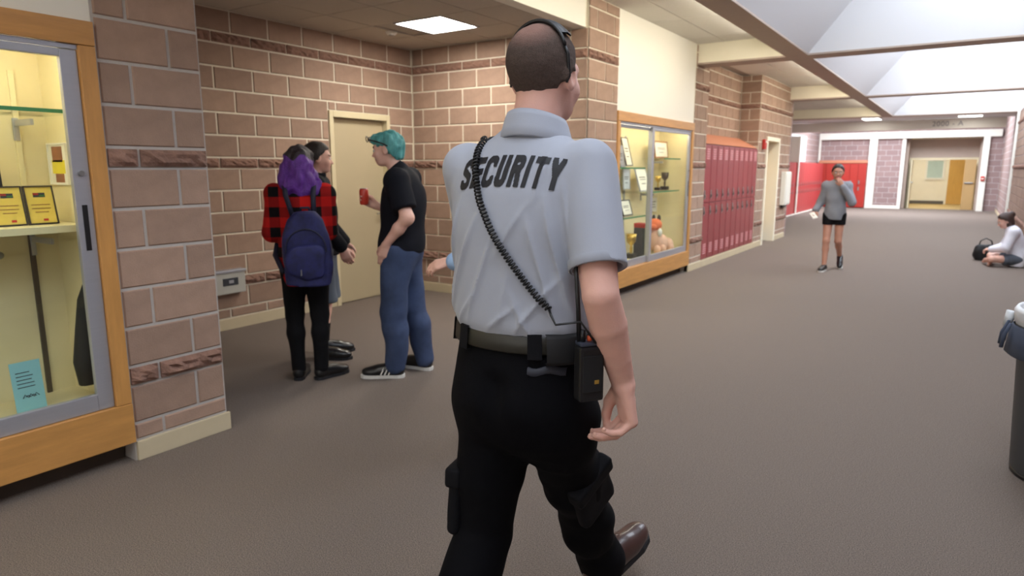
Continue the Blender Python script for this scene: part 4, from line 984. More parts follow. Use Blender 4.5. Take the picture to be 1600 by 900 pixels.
# collar: stand and fold, wrapped round the neck
mb = MB(); n = 40; v = []; f = []
for k in range(n):
    a = 2 * PI * k / n; c_, s_ = math.cos(a), math.sin(a); bk = (1 - s_) / 2              # bk=1 at the back
    for r, zz in ((.066, 1.60), (.0675, 1.65), (.069, 1.664), (.0745, 1.668), (.080, 1.655), (.0875, 1.628), (.0955, 1.605), (.092, 1.600), (.082, 1.63)):
        v.append((.020 + r * c_ * 1.03, .022 + r * s_ * 1.02, zz - .035 * (1 - bk) - .006 * c_ * c_))
for k in range(n):
    for j in range(8): f.append((k * 9 + j, ((k + 1) % n) * 9 + j, ((k + 1) % n) * 9 + j + 1, k * 9 + j + 1))
mb.add(v, f).build('collar', M_polo, shirt, True)
# hem bands of the sleeves
for S in 'RL':
    sh, e = g['sh' + S], g['el' + S]; u = nrm(e - sh); b = sh + (e - sh) * .795
    a_ = nrm(np.cross(u, (0, 1, 0))); b_ = np.cross(u, a_); v = []; f = []
    for k in range(28):
        an = 2 * PI * k / 28; r_ = a_ * math.cos(an) + b_ * math.sin(an)
        for rr, tt in ((.0690, -.022), (.0700, 0.0), (.066, .002), (.063, -.02)): v.append(b + r_ * rr + u * tt)
    for k in range(28):
        for j in range(3): f.append((k * 4 + j, ((k + 1) % 28) * 4 + j, ((k + 1) % 28) * 4 + j + 1, k * 4 + j + 1))
    mesh_obj('sleeve_hem', v, f, M_polo, shirt, True)
bvh = BVHTree.FromPolygons([v.co[:] for v in shirt.data.vertices], [p.vertices[:] for p in shirt.data.polygons])
def on_back(x, z, lift=.002):
    h = bvh.ray_cast(Vector((x, -.6, z)), Vector((0, 1, 0)))
    if h[0] is None: return Vector((x, -.05, z))
    return h[0] + Vector((0, -lift, 0))
# SECURITY, printed across the shoulder blades
W_ = .54
def arc(cx, cy, rx, ry, a0, a1, n=9): return [(cx + rx * math.cos(math.radians(a0 + (a1 - a0) * i / n)), cy + ry * math.sin(math.radians(a0 + (a1 - a0) * i / n))) for i in range(n + 1)]
t_ = .118; wi, hi_ = W_ - t_, 1 - t_
GL = {'S': [arc(W_ / 2, .75, wi / 2 - .02, .15, 10, 180) + arc(W_ / 2, .66, wi / 2 - .02, .12, 180, 250)[1:] + arc(W_ / 2, .34, wi / 2 - .02, .12, 70, 0)[1:] + arc(W_ / 2, .25, wi / 2 - .02, .15, 0, -170)[1:]],
      'E': [[(t_, t_ / 2), (t_, 1 - t_ / 2)], [(t_, 1 - t_), (W_, 1 - t_)], [(t_, .52), (W_ * .9, .52)], [(t_, t_), (W_, t_)]],
      'C': [arc(W_ / 2 + .01, .74, wi / 2 - .02, .165, 0, 180) + arc(W_ / 2 + .01, .26, wi / 2 - .02, .165, 180, 360)],
      'U': [[(t_, 1), (t_, .3)] + arc(W_ / 2, .27, wi / 2 - .05, .18, 180, 360) + [(W_ - t_, 1)]],
      'R': [[(t_, 0), (t_, 1)], [(t_, 1 - t_)] + arc(W_ - .24, .74, .15, .158, 90, -90) + [(t_, .55)], [(W_ - .2, .56), (W_ - t_ + .02, 0)]],
      'I': [[(t_, 0), (t_, 1)]], 'T': [[(0, 1 - t_), (W_, 1 - t_)], [(W_ / 2, 0), (W_ / 2, 1)]], 'Y': [[(t_ * .6, 1), (W_ / 2, .45)], [(W_ - t_ * .6, 1), (W_ / 2, .45)], [(W_ / 2, .45), (W_ / 2, 0)]]}
v = []; f = []; word = 'SECURITY'; adv = [(.24 if ch == 'I' else W_) + .085 for ch in word]; tot = sum(adv) - .085
xs0, hgt = -.128, .076; sc_ = .288 / tot; px_ = 0.0
for ch, ad in zip(word, adv):
    wch = ad - .085; nx, nz = max(8, int(wch * 44)), 56; idx = {}
    gx, gz = np.meshgrid(np.linspace(0, wch, nx), np.linspace(0, 1, nz), indexing='ij'); D_ = np.full(gx.shape, 9.0)
    for pl in GL[ch]:
        for a, b in zip(pl[:-1], pl[1:]): D_ = np.minimum(D_, seg2(gx, gz, a, b)[0])
    ins = D_ < t_ * .98
    def vid(i, j):
        if (i, j) not in idx:
            X_ = xs0 + (px_ + gx[i, j]) * sc_; Zl = gz[i, j]; X_ += (Zl - .5) * .010
            Z_ = 1.478 + hgt * Zl - .55 * (X_ - .02) ** 2
            q = on_back(X_, Z_, .0022); idx[(i, j)] = len(v); v.append(q[:])
        return idx[(i, j)]
    for i in range(nx - 1):
        for j in range(nz - 1):
            if ins[i:i + 2, j:j + 2].sum() >= 3: f.append((vid(i, j), vid(i + 1, j), vid(i + 1, j + 1), vid(i, j + 1)))
    px_ += ad
o = mesh_obj('lettering', v, f, M_print, shirt, True); o['label'] = 'black block lettering reading SECURITY'

# trousers --------------------------------------------------------------
TR_T = cr([(.735, 0, .0, .07, .02), (.77, 0, .0, .14, .075), (.81, 0, -.002, .182, .12), (.86, 0, -.006, .198, .145), (.92, 0, -.012, .199, .158), (1.0, 0, -.006, .192, .148), (1.08, 0, 0, .184, .139), (1.125, 0, 0, .180, .136)])
def g_trouser(p):
    d = loft(p, TR_T, 2.2)
    d = ss(d, rc(p, A(.005, -.22, .80), A(.005, -.16, .98), .022, .012), .05)
    for S in 'RL':
        hp, kn, an = g['hp' + S], g['kn' + S], g['an' + S]; end = an + (an - kn) * .0
        l = chain(p, [hp, hp * .45 + kn * .55, kn, kn * .5 + an * .5, end], [.104, .094, .084, .082, .078], .012)
        l = l + fold_noise(p, .010, 22, 7 if S == 'R' else 8, (1, 1, 1.6))
        u = nrm(an - kn).astype(F32); l = np.maximum(l, (p - (end + u * .02).astype(F32)) @ u)
        d = su(d, l, .035)
    return np.maximum(d, p[:, 2] - 1.123)
tro = sdf_obj('trousers', g_trouser, (-.34, -.48, .05), (.34, .68, 1.14), .006, M_trouser, guard, 2, None, 'black cargo trousers')
for sx, S in ((1, 'R'), (-1, 'L')):                    # cargo pockets on the outer thighs
    hp, kn = g['hp' + S], g['kn' + S]; c0 = hp * .42 + kn * .58; c1 = hp * .08 + kn * .92; ox = np.array([sx * .068, -.005, 0])
    u_ = nrm(kn - hp); lat = nrm(np.array([sx, -.25, 0]) - u_ * np.dot((sx, -.25, 0), u_)); fw = np.cross(u_, lat)
    cc = c0 * .5 + c1 * .5 + lat * (.070 if sx > 0 else .078); B3 = np.stack([lat, fw, u_], 1).astype(F32)
    def rbox(p, c, h3, r, B3=B3):
        q = np.abs((p - c.astype(F32)) @ B3) - np.array(h3, F32) + r
        return np.sqrt((np.maximum(q, 0) ** 2).sum(1)) + np.minimum(q.max(1), 0) - r
    sdf_obj('cargo_pocket', lambda p: rbox(p, cc, (.022, .078, .095), .02) + fold_noise(p, .002, 40, 9), cc - .17, cc + .17, .006, M_pocket, tro, 1)
    fc_ = cc - u_ * .085 + lat * .003
    sdf_obj('pocket_flap', lambda p: rbox(p, fc_, (.025, .084, .030), .01), fc_ - .14, fc_ + .14, .006, M_pocket, tro, 1)
# back pocket welt
tb = BVHTree.FromPolygons([v.co[:] for v in tro.data.vertices], [p.vertices[:] for p in tro.data.polygons])
def on_seat(x, z, lift=.003):
    h = tb.ray_cast(Vector((x, -.6, z)), Vector((0, 1, 0))); return (h[0] if h[0] else Vector((x, -.14, z))) + Vector((0, -lift, 0))
for x0, x1 in ((.095, .172),):
    v = []; f = []
    for i in range(9):
        x = x0 + (x1 - x0) * i / 8
        for zz, lf in ((1.040, .001), (1.038, .005), (1.022, .005), (1.02, .001)): v.append(on_seat(x, zz - .004 * math.sin(i), lf)[:])
    for i in range(8):
        for j in range(3): f.append((i * 4 + j, i * 4 + 4 + j, i * 4 + 5 + j, i * 4 + 1 + j))
    mesh_obj('pocket_welt', v, f, mat('welt_cloth', rgb(44, 46, 56), .6, noise=(20, .1)), tro, True)
# belt
def ring(zs, off, n=64, a0=0, a1=2 * PI, T=TR_T):
    v = []; f = []
    for i in range(n + 1):
        a = a0 + (a1 - a0) * i / n
        for zz, o_ in zs:
            rx = np.interp(zz, T[:, 0], T[:, 3]) + o_ + off; ry = np.interp(zz, T[:, 0], T[:, 4]) + o_ + off; c_, s_ = math.cos(a), math.sin(a); q = 2 / 2.2
            v.append((math.copysign(abs(c_) ** q, c_) * rx, math.copysign(abs(s_) ** q, s_) * ry, zz))
    k = len(zs)
    for i in range(n):
        for j in range(k - 1): f.append((i * k + j, (i + 1) * k + j, (i + 1) * k + j + 1, i * k + j + 1))
    return v, f
v, f = ring([(1.071, .0), (1.071, .006), (1.075, .009), (1.113, .009), (1.117, .006), (1.117, 0)], .004)
belt = mesh_obj('belt', v, f, M_belt, guard, True); belt['label'] = 'dark olive leather belt'
for a in (-2.05, -1.0, -2.75, -.45):
    v, f = ring([(1.061, .0), (1.061, .014), (1.122, .014), (1.125, 0)], .004, 4, a - .1, a + .1)
    mesh_obj('belt_loop', v, f, M_pocket, belt)
v, f = ring([(1.05, .0), (1.05, .026), (1.06, .032), (1.115, .032), (1.124, .026), (1.124, 0)], .002, 12, -.85, -.2)
mesh_obj('belt_pouch', v, f, M_black_matte, belt, True)
# shoes
dR = nrm((.22, .88, .36)); upR = nrm((0, -.35, .94))
heelR = np.array([.0, .465, .062])
sh = sdf_obj('shoe', lambda p: shoe_sdf(p, heelR, dR, 1.12, upR, .02), heelR - .15, heelR + .4, .005, M_shoe_br, guard, 2, None, 'polished brown leather shoe'); sole_mesh('sole', heelR, dR, 1.12, M_sole_dk, sh, upR)
MB().tube([heelR + dR * .1 + upR * .10 + np.array([q, 0, 0]) for q in (-.03, -.01, .01, .03)], .004, 6).build('shoe_lace', M_black_matte, sh)
dL = nrm((-.06, .80, -.60)); upL = nrm((0, .6, .8)); toeL = np.array([-.11, -.13, .0]); heelL = toeL - dL * .285; heelL[2] = max(heelL[2], .12)
sh = sdf_obj('shoe', lambda p: shoe_sdf(p, heelL, dL, 1.12, upL, .02), heelL + np.array([-.2, -.2, -.25]), heelL + np.array([.2, .4, .25]), .005, M_shoe_br, guard, 2); sole_mesh('sole', heelL, dL, 1.12, M_sole_dk, sh, upL)

# sunglasses pushed up on the head ---------------------------------------
sg = empty('sunglasses', (-.945, 1.473, 0), 0, 'black sunglasses pushed up on the guard\'s head', 'sunglasses')
def hq(x, y, z): return HC + HR @ np.array([x, y, z]) * HS
def cap(t, y, off=.011):                                # a point on the skull, t across (-1..1)
    yy = (y + .014) / (.096 + off); r = math.sqrt(max(0.0, 1 - yy * yy)); an = t * 1.25
    return hq((.075 + off) * r * math.sin(an), y, .036 + (.082 + off) * r * math.cos(an))
for sx in (-1, 1):
    MB().tube([cap(sx * 1.0, -.036), hq(sx * .0865, -.03, .045), hq(sx * .0870, -.028, .018), hq(sx * .0860, -.022, -.004), hq(sx * .083, -.03, -.02)], [.0040, .0045, .0045, .004, .003], 8).build('temple_arm', M_black, sg, True)
v = []; f = []
for i in range(25):
    t = (-1 + 2 * i / 24) * .72
    for y, o_ in ((-.036, .011), (-.036, .016), (-.012, .018), (.012, .016), (.012, .012), (-.012, .014)): v.append(cap(t, y, o_))
for i in range(24):
    for j in range(6): f.append((i * 6 + j, i * 6 + 6 + j, i * 6 + 6 + (j + 1) % 6, i * 6 + (j + 1) % 6))
mesh_obj('lens_shield', v, f, M_black, sg, True)
MB().tube([cap(t, -.038, .0135) for t in np.linspace(-1, 1, 21)], .0046, 8).build('brow_bar', M_black, sg, True)

# radio with coiled cord -------------------------------------------------
rd = empty('two_way_radio', (-.945, 1.473, 0), 0, 'black two-way radio with coiled cord on the guard\'s belt', 'radio')
rb = MB().box(-.032, .032, -.02, .02, -.075, .062, .008).build('radio_body', M_black, rd); ctr = Vector((.238, -.085, 1.045)); rb.location = ctr; rb.rotation_euler = (0, 0, .95)
MB().box(-.030, .030, -.018, .018, .062, .072, .004).build('radio_top', mat('radio_grey', rgb(58, 64, 78), .4, noise=(20, .1)), rb)
MB().tube([(-.018, 0, .07), (-.018, 0, .10)], .007, 10).build('volume_knob', M_black, rb, True)
MB().tube([(-.0, 0, .07), (-.0, 0, .084)], .006, 10).build('channel_knob', mat('orange_knob', rgb(226, 96, 50), .4, noise=(20, .05)), rb, True)
MB().tube([(-.024, .005, .07), (-.030, .002, .15), (-.045, -.012, .255)], [.0065, .0055, .0045], 8).build('antenna', M_black, rb, True)
MB().box(-.026, .026, -.0225, -.019, -.05, .04, .003).build('radio_face', M_black_matte, rb); MB().box(.004, .016, -.024, -.022, -.03, -.02, .001).build('badge', M_gold, rb)
MB().box(.03, .048, -.006, .006, .04, .055, .003).build('push_button', M_black, rb)
way = [(-.100, 1.600), (-.092, 1.565), (-.075, 1.515), (-.045, 1.45), (-.005, 1.385), (.05, 1.305), (.105, 1.235), (.150, 1.19)]
W = []
for i in range(len(way) - 1):
    for t in np.linspace(0, 1, 12, endpoint=False): W.append(on_back(way[i][0] + (way[i + 1][0] - way[i][0]) * t, way[i][1] + (way[i + 1][1] - way[i][1]) * t, .010))
W.append(on_back(*way[-1], .010)); W = np.array([q[:] for q in W])
for _ in range(6): W[1:-1] = (W[:-2] + W[1:-1] * 2 + W[2:]) / 4
s_len = np.concatenate([[0], np.cumsum(np.linalg.norm(np.diff(W, axis=0), axis=1))]); turns = int(s_len[-1] / .0098); pts = []; NS = turns * 9
for i in range(NS + 1):
    s = s_len[-1] * i / NS; c = np.array([np.interp(s, s_len, W[:, a]) for a in range(3)]); c2 = np.array([np.interp(min(s + .004, s_len[-1]), s_len, W[:, a]) for a in range(3)]); c1 = np.array([np.interp(max(s - .004, 0), s_len, W[:, a]) for a in range(3)])
    T_ = nrm(c2 - c1); a_ = nrm(np.cross(T_, (0, 1, 0))); b_ = np.cross(T_, a_); ph = 2 * PI * turns * i / NS
    pts.append(c + (a_ * math.cos(ph) + b_ * math.sin(ph)) * .0072)
MB().tube(pts, .0025, 6).build('coiled_cord', M_black, rd, True)
def on_top(x, y):
    h_ = bvh.ray_cast(Vector((x, y, 2.0)), Vector((0, 0, -1))); return np.array((h_[0] if h_[0] else Vector((x, y, 1.58)))[:]) + np.array([0, 0, .004])
MB().tube([W[0]] + [on_top(-.100 + .001 * i, -.035 + .02 * i) for i in range(7)], .003, 6).build('cord_lead', M_black, rd, True)
e0 = W[-1]; MB().tube([e0, e0 + np.array([.01, -.008, -.012]), e0 + np.array([.03, -.02, -.03]), (.235, -.125, 1.17), (.25, -.11, 1.14), ctr + Vector((.02, -.005, .07))], .003, 6).build('cord_tail', M_black, rd, True)
# ================================================================== THE OTHER PEOPLE
def plaid(name, c1, c2, pitch=.11):
    m = bpy.data.materials.new(name); m.use_nodes = True; nt = m.node_tree; N = nt.nodes; L = nt.links; b = N['Principled BSDF']; b.inputs['Roughness'].default_value = .9; b.inputs['Specular IOR Level'].default_value = .2
    tc = N.new('ShaderNodeTexCoord'); sp = N.new('ShaderNodeSeparateXYZ'); L.new(tc.outputs['Object'], sp.inputs[0]); st = []
    for ax in ('X', 'Z'):
        a = N.new('ShaderNodeMath'); a.operation = 'MULTIPLY'; a.inputs[1].default_value = 1 / pitch; L.new(sp.outputs[ax], a.inputs[0])
        f = N.new('ShaderNodeMath'); f.operation = 'FRACT'; L.new(a.outputs[0], f.inputs[0]); g_ = N.new('ShaderNodeMath'); g_.operation = 'GREATER_THAN'; g_.inputs[1].default_value = .5; L.new(f.outputs[0], g_.inputs[0]); st.append(g_)
    ad = N.new('ShaderNodeMath'); ad.operation = 'ADD'; L.new(st[0].outputs[0], ad.inputs[0]); L.new(st[1].outputs[0], ad.inputs[1])
    dv = N.new('ShaderNodeMath'); dv.operation = 'MULTIPLY'; dv.inputs[1].default_value = .5; L.new(ad.outputs[0], dv.inputs[0])
    mx = N.new('ShaderNodeMixRGB'); mx.inputs[1].default_value = c1; mx.inputs[2].default_value = c2; L.new(dv.outputs[0], mx.inputs[0]); L.new(mx.outputs[0], b.inputs['Base Color'])
    MATS[name] = m; return m
def cloth(name, c, r=.85, f=500): return mat(name, c, r, noise=(7, .1), bump=(f, .15), spec=.2)
M_plaid = plaid('red_black_plaid', rgb(196, 30, 26), rgb(18, 14, 16), .14)
M_leg_black = cloth('black_leggings', rgb(14, 13, 16)); M_shoe_bk = mat('black_shoe', rgb(18, 18, 20), .35, noise=(10, .1), coat=.2)
M_jacket = cloth('black_jacket', rgb(17, 18, 24)); M_grey_short = cloth('grey_shorts_cloth', rgb(92, 98, 108)); M_sock = cloth('black_sock', rgb(20, 20, 22))
M_tee = cloth('black_tee', rgb(15, 16, 24)); M_sole_w = mat('white_sole', rgb(214, 212, 206), .6, noise=(10, .05))
def denim():
    return mat('blue_denim', rgb(60, 72, 100), .85, noise=(8, .28), bump=(420, .25), spec=.2)
M_denim = denim(); M_sweat = cloth('grey_sweatshirt', rgb(140, 142, 148)); M_white_cl = cloth('white_blouse', rgb(226, 226, 234)); M_blue_sh = cloth('pale_blue_shirt', rgb(150, 178, 214))
M_pack = mat('blue_backpack_cloth', rgb(24, 27, 78), .7, noise=(16, .6), bump=(300, .2)); M_pack_d = mat('navy_backpack_trim', rgb(20, 20, 44), .7, noise=(14, .3))
def hairm(name, c): return mat(name, c, .55, noise=(14, .35, (3, 3, .6)), bump=(90, .5))
M_purple = hairm('purple_hair', rgb(96, 44, 140)); M_darkroot = hairm('dark_root_hair', rgb(38, 28, 34)); M_darkhair = hairm('dark_brown_hair', rgb(34, 26, 24)); M_teal = hairm('teal_hair', rgb(80, 152, 150)); M_brown_h = hairm('brown_hair', rgb(58, 38, 30))
def cap_hair(f, thick=.014, line=None, extra=None, amp=.004, fr=70, seed=2):
    hc, R, hs = f.J['head'], f.R, f.hs
    xs, ys = line or ([-.13, -.06, -.03, .0, .04, .07, .1], [-.09, -.075, -.035, .0, .045, .075, .1])
    def fn(p):
        q = (p - hc.astype(F32)) @ R / hs
        d = su(el(q, A(0, -.014, .036), A(.075, .096, .082)), el(q, A(0, -.02, -.03), A(.066, .076, .078)), .04) - thick
        jag = (.006 * np.sin(q[:, 0] * 210 + 3 * np.sin(q[:, 1] * 90)) + .006 * np.sin(q[:, 1] * 170 + seed)).astype(F32)
        d = np.maximum(d, (np.interp(q[:, 1], xs, ys).astype(F32) + jag - q[:, 2]))
        if extra is not None: d = su(d, extra(q), .03)
        return (d + fold_noise(q, amp, fr, seed, (1, 1, .4))) * hs
    return fn
def stand(k=1.0, **kw):
    J = dict(pelvis=(0, 0, .955), chest=(0, .0, 1.28), neck=(0, -.01, 1.475), head=(0, .02, 1.625), shL=(-.175, 0, 1.415), shR=(.175, 0, 1.415), elL=(-.225, -.02, 1.12), elR=(.225, -.02, 1.12), wrL=(-.225, .05, .88), wrR=(.225, .05, .88),
             hpL=(-.088, 0, .92), hpR=(.088, 0, .92), knL=(-.095, .02, .5), knR=(.095, .02, .5), anL=(-.1, -.02, .085), anR=(.1, -.02, .085))
    J = {a: np.array(b) * k for a, b in J.items()}
    for a, b in kw.items(): J[a] = np.array(b, float)
    for S in 'LR':
        a = J['an' + S]; d = nrm(J['dir' + S]) if 'dir' + S in J else np.array([.15 if S == 'R' else -.15, 1, 0])
        J.setdefault('heel' + S, np.array([a[0], a[1], 0.0]) - nrm(d) * .035); J.setdefault('toe' + S, a + nrm(d) * .2)
    return J
def top_fn(f, off, hem, sleeve=1.0, amp=.005, seed=1, arm_r=(.056, .05, .046, .04)):
    def fn(p):
        d = f.torso(p, off)
        if hem < f.J['pelvis'][2] - .06: d = su(d, el(p, f.J['pelvis'] - np.array([0, 0, .05]), A(.152 * f.k * f.b + off, .118 * f.k * f.b + off, .30)), .03)
        d = np.maximum(d, hem - p[:, 2])
        for S in 'LR':
            sh, e, w = f.J['sh' + S], f.J['el' + S], f.J['wr' + S]
            if sleeve >= 1: a = chain(p, [sh, e, e + (w - e) * (sleeve - 1 + 1e-3 if sleeve < 1.95 else .95)], [arm_r[0] * f.k + off, arm_r[1] * f.k + off * .8, arm_r[3] * f.k + off * .6], .02)
            else:
                b = sh + (e - sh) * sleeve; u = nrm(e - sh).astype(F32); a = rc(p, sh, b, .062 * f.k + off, .06 * f.k + off); a = np.maximum(a, (p - b.astype(F32)) @ u)
            d = su(d, a, .025)
        return d + fold_noise(p, amp, 22, seed)
    return fn
def bottom_fn(f, off, waist, cuff, amp=.005, seed=4, flare=0.0, k=.05):
    def fn(p):
        d = el(p, f.J['pelvis'], A(.152 * f.k * f.b + off, .115 * f.k * f.b + off, .14 * f.k + off))
        for S in 'LR':
            l = f.leg(p, S, off, r=(.088, .062 + flare, .056 + flare, .046 + flare)) + fold_noise(p, amp, 24, seed)
            d = su(d, l, k)
        return np.maximum(np.maximum(d, p[:, 2] - waist), cuff - p[:, 2])
    return fn

# --- girl with purple hair and backpack
f = Fig('person', 'person with long purple hair and red plaid shirt, seen from behind', (-3.883, 3.119, 0), math.radians(48), 1.66,
        stand(.95, elL=(-.205, .0, 1.08), elR=(.175, .05, 1.08), wrL=(-.10, .19, 1.02), wrR=(.03, .2, 1.06), dirR=(.75, .55, 0), dirL=(.15, 1, 0), anL=(-.075, -.01, .08), anR=(.085, -.04, .08), knL=(-.085, .015, .475), knR=(.09, .0, .475)), 1.0, (.0, -.05, 0))
f.hands = {S: hand_segs(f.J['wr' + S], (-.3 if S == 'R' else .3, .9, 0), (0, 0, -1), (-1 if S == 'R' else 1, 0, 0), .95) for S in 'LR'}
f.build_body(M_skin2); f.piece('plaid_shirt', top_fn(f, .022, .70, 2.0, .007, 21), M_plaid); f.piece('leggings', bottom_fn(f, .006, .98, .06, .002), M_leg_black); f.shoes(M_shoe_bk, M_sole_dk)
wav = lambda q: su(el(q, A(0, -.035, -.06), A(.126, .095, .12)), el(q, A(0, -.05, -.15), A(.145, .085, .10)), .05) + fold_noise(q, .018, 48, 6, (1, 1, .7))
hc = f.J['head']; f.piece('hair', cap_hair(f, .022, extra=wav, amp=.014, fr=95), [M_purple, M_darkroot], .008, 1, 'wavy purple hair with dark roots', lambda P: ((P[:, 2] > hc[2] + .055 + .02 * np.sin(P[:, 0] * 50))).astype(int))
bp = empty('backpack', (-3.883, 3.119, 0), math.radians(48), 'dark blue backpack worn over the red plaid shirt', 'backpack')
def pk_(p):
    q = p - A(.035, -.235, .985); w_ = np.interp(q[:, 2], [-.24, -.1, .1, .2, .25], [.155, .165, .15, .115, .07]).astype(F32)
    d = np.maximum((np.abs(q[:, 0] / w_) ** 3 + np.abs(q[:, 1] / .088) ** 3) ** (1 / 3.) - 1, -9) * .088
    return np.maximum(d, np.abs(q[:, 2]) - .25) + fold_noise(p, .006, 26, 12)
pb = sdf_obj('pack_body', pk_, (-.2, -.4, .68), (.28, -.08, 1.28), .008, M_pack, bp, 3)
def pp_(p):
    q = p - A(.035, -.32, .90); d = ((np.abs(q[:, 0] / .13) ** 3 + np.abs(q[:, 1] / .035) ** 3 + np.abs(q[:, 2] / .12) ** 3) ** (1 / 3.) - 1) * .035
    return d + fold_noise(p, .004, 30, 13)
sdf_obj('front_pocket', pp_, (-.13, -.39, .75), (.2, -.25, 1.05), .007, M_pack, bp, 2)
MB().tube([(.035 + .13 * math.sin(t), -.325, .985 + .155 * math.cos(t) * .9) for t in np.linspace(-1.7, 1.7, 15)], .005, 6).build('zipper', M_pack_d, bp)
MB().tube([(-.0, -.16, 1.22), (.01, -.2, 1.26), (.06, -.2, 1.26), (.07, -.16, 1.22)], .009, 8).build('grab_loop', M_pack_d, bp)
for sx in (-1, 1): MB().tube([(.02 + sx * .07, -.16, 1.2), (sx * .09, -.135, 1.345), (sx * .10, -.06, 1.435), (sx * .105, .05, 1.42), (sx * .13, .15, 1.28), (sx * .16, .13, 1.1), (sx * .19, -.03, .92), (.02 + sx * .15, -.18, .82)], .018, 8).build('shoulder_strap', M_pack_d, bp, True)
MB().tube([(.0, -.372, .86), (.0, -.378, .82)], .004, 6).build('zip_pull', M_steel, bp)

# --- person in black jacket and grey shorts
f = Fig('person', 'person in black jacket and grey shorts partly hidden behind the purple hair', (-4.25, 3.58, 0), math.radians(-48), 1.72,
        stand(.985, elR=(.235, .03, 1.12), wrR=(.2, .19, .92), elL=(-.225, .02, 1.1), wrL=(-.2, .17, .92), dirR=(.1, 1, 0), dirL=(-.2, 1, 0)), 1.05, (.15, -.05, 0))
f.hands = {S: hand_segs(f.J['wr' + S], (0, .4, -1), (-1 if S == 'R' else 1, 0, 0), (0, 1, .3), 1.0) for S in 'LR'}
f.build_body(M_skin2); f.piece('jacket', top_fn(f, .026, .84, 2.0, .006, 31), M_jacket); f.piece('shorts', bottom_fn(f, .022, .98, .47, .005, 5, .022), M_grey_short); f.shoes(M_shoe_bk, M_sole_dk, 1.05)
for S in 'LR':
    an, kn = f.J['an' + S], f.J['kn' + S]; sdf_obj('sock', lambda p: np.maximum(f.leg(p, S, .005), p[:, 2] - .26), an - .14, an + np.array([.15, .15, .26]), .008, M_sock, f.e, 1)
f.piece('hair', cap_hair(f, .016, seed=5), M_darkhair, .008)
v, fc = [], []
MB().lathe([(.075, 1.44), (.08, 1.475), (.074, 1.49), (.064, 1.48), (.062, 1.44)], 24, 0, -.005).build('jacket_collar', M_jacket, f.e, True)

# --- person with teal hair
GL_, GT = (-3.385, 3.60, 0), math.radians(116)
f = Fig('person', 'person with teal hair, black tee and blue jeans facing left', GL_, GT, 1.78,
        stand(1.0, pelvis=(0, .0, .955), chest=(0, -.03, 1.30), neck=(0, .01, 1.515), head=(0, .085, 1.655), shL=(-.2, -.04, 1.44), shR=(.2, -.02, 1.44), elL=(-.268, -.13, 1.19), wrL=(-.212, .045, 1.0), elR=(.245, .06, 1.17), wrR=(.13, .225, 1.25),
              hpL=(-.095, 0, .92), hpR=(.095, 0, .92), knL=(-.11, .04, .5), knR=(.10, -.04, .5), anL=(-.11, .03, .085), anR=(.11, -.13, .085), dirL=(-.18, 1, 0), dirR=(.3, 1, 0)), 1.2, (.05, -.12, 0))
f.hands = {'L': hand_segs(f.J['wrL'], (.22, .32, -1), (1, 0, 0), (0, 1, .3), 1.0, (.2, .2, .2)), 'R': hand_segs(f.J['wrR'], (-.25, .75, .45), (-1, -.25, 0), (-.1, -.4, 1), 1.0, (.65, .75, .5), thumb=.6)}
f.build_body(M_skin2, .008); f.piece('tee_shirt', top_fn(f, .024, .925, .78, .006, 41), M_tee, .008)
f.piece('jeans', bottom_fn(f, .018, .99, .035, .011, 42, .010), M_denim, .008); f.shoes(M_shoe_bk, M_sole_w, 1.1, nm='sneaker')
for S in 'LR':
    h_, t_2 = f.J['heel' + S], nrm(np.array(f.J['dir' + S])); sd = np.array([t_2[1], -t_2[0], 0]) * (-1 if S == 'L' else 1)
    for q in range(3): MB().tube([h_ + t_2 * (.09 + .028 * q) + sd * .051 + np.array([0, 0, .03]), h_ + t_2 * (.075 + .028 * q) + sd * .046 + np.array([0, 0, .06]), h_ + t_2 * (.07 + .028 * q) + sd * .036 + np.array([0, 0, .08])], .0055, 6).build('stripe', M_sole_w, f.e)
qf = lambda q: su(el(q, A(0, .07, .088), A(.055, .04, .03)), el(q, A(0, -.05, .03), A(.078, .075, .08)), .04) + fold_noise(q, .012, 120, 8)
f.piece('hair', cap_hair(f, .018, ([-.13, -.06, -.03, .0, .04, .07, .1], [-.085, -.07, -.02, .015, .03, .05, .07]), qf, .010, 90, 3), M_teal, .007, 1, 'tousled teal hair')
# sunglasses-like dark headband arm over the ear
gl = empty('eyeglasses', GL_, GT, 'dark eyeglasses worn by the person with teal hair', 'eyeglasses')
hh = lambda x, y, z: f.J['head'] + f.R @ np.array([x, y, z]) * f.hs
for sx in (-1, 1):
    MB().tube([hh(sx * .088, -.03, .02), hh(sx * .096, .0, .04), hh(sx * .09, .05, .062), hh(sx * .062, .10, .08)], .005, 6).build('temple_arm', M_black, gl)
    MB().tube([hh(sx * .036 + .026 * math.cos(t), .124, .088 + .02 * math.sin(t)) for t in np.linspace(0, 2 * PI, 13)], .0035, 6).build('rim', M_black, gl)
MB().tube([hh(-.062, .11, .085), hh(0, .128, .092), hh(.062, .11, .085)], .004, 6).build('bridge', M_black, gl)
mid = np.mean([p_[0][2] for p_ in f.hands['R'][1]], axis=0) * .55 + np.asarray(f.hands['R'][2][0][2]) * .45
cu = empty('drink_can', GL_, GT, 'red drink can held by the person with teal hair', 'can')
MB().lathe([(.0, -.058), (.026, -.058), (.032, -.05), (.033, .045), (.027, .056), (.025, .06), (.0, .056)], 24, mid[0], mid[1]).build('can_body', mat('can_red', rgb(196, 62, 44), .35, noise=(8, .05)), cu, True).location = (0, 0, mid[2])
MB().lathe([(.0, .0565), (.024, .0575), (.0265, .062), (.028, .06)], 24, mid[0], mid[1]).build('can_rim', M_alu, cu, True).location = (0, 0, mid[2])

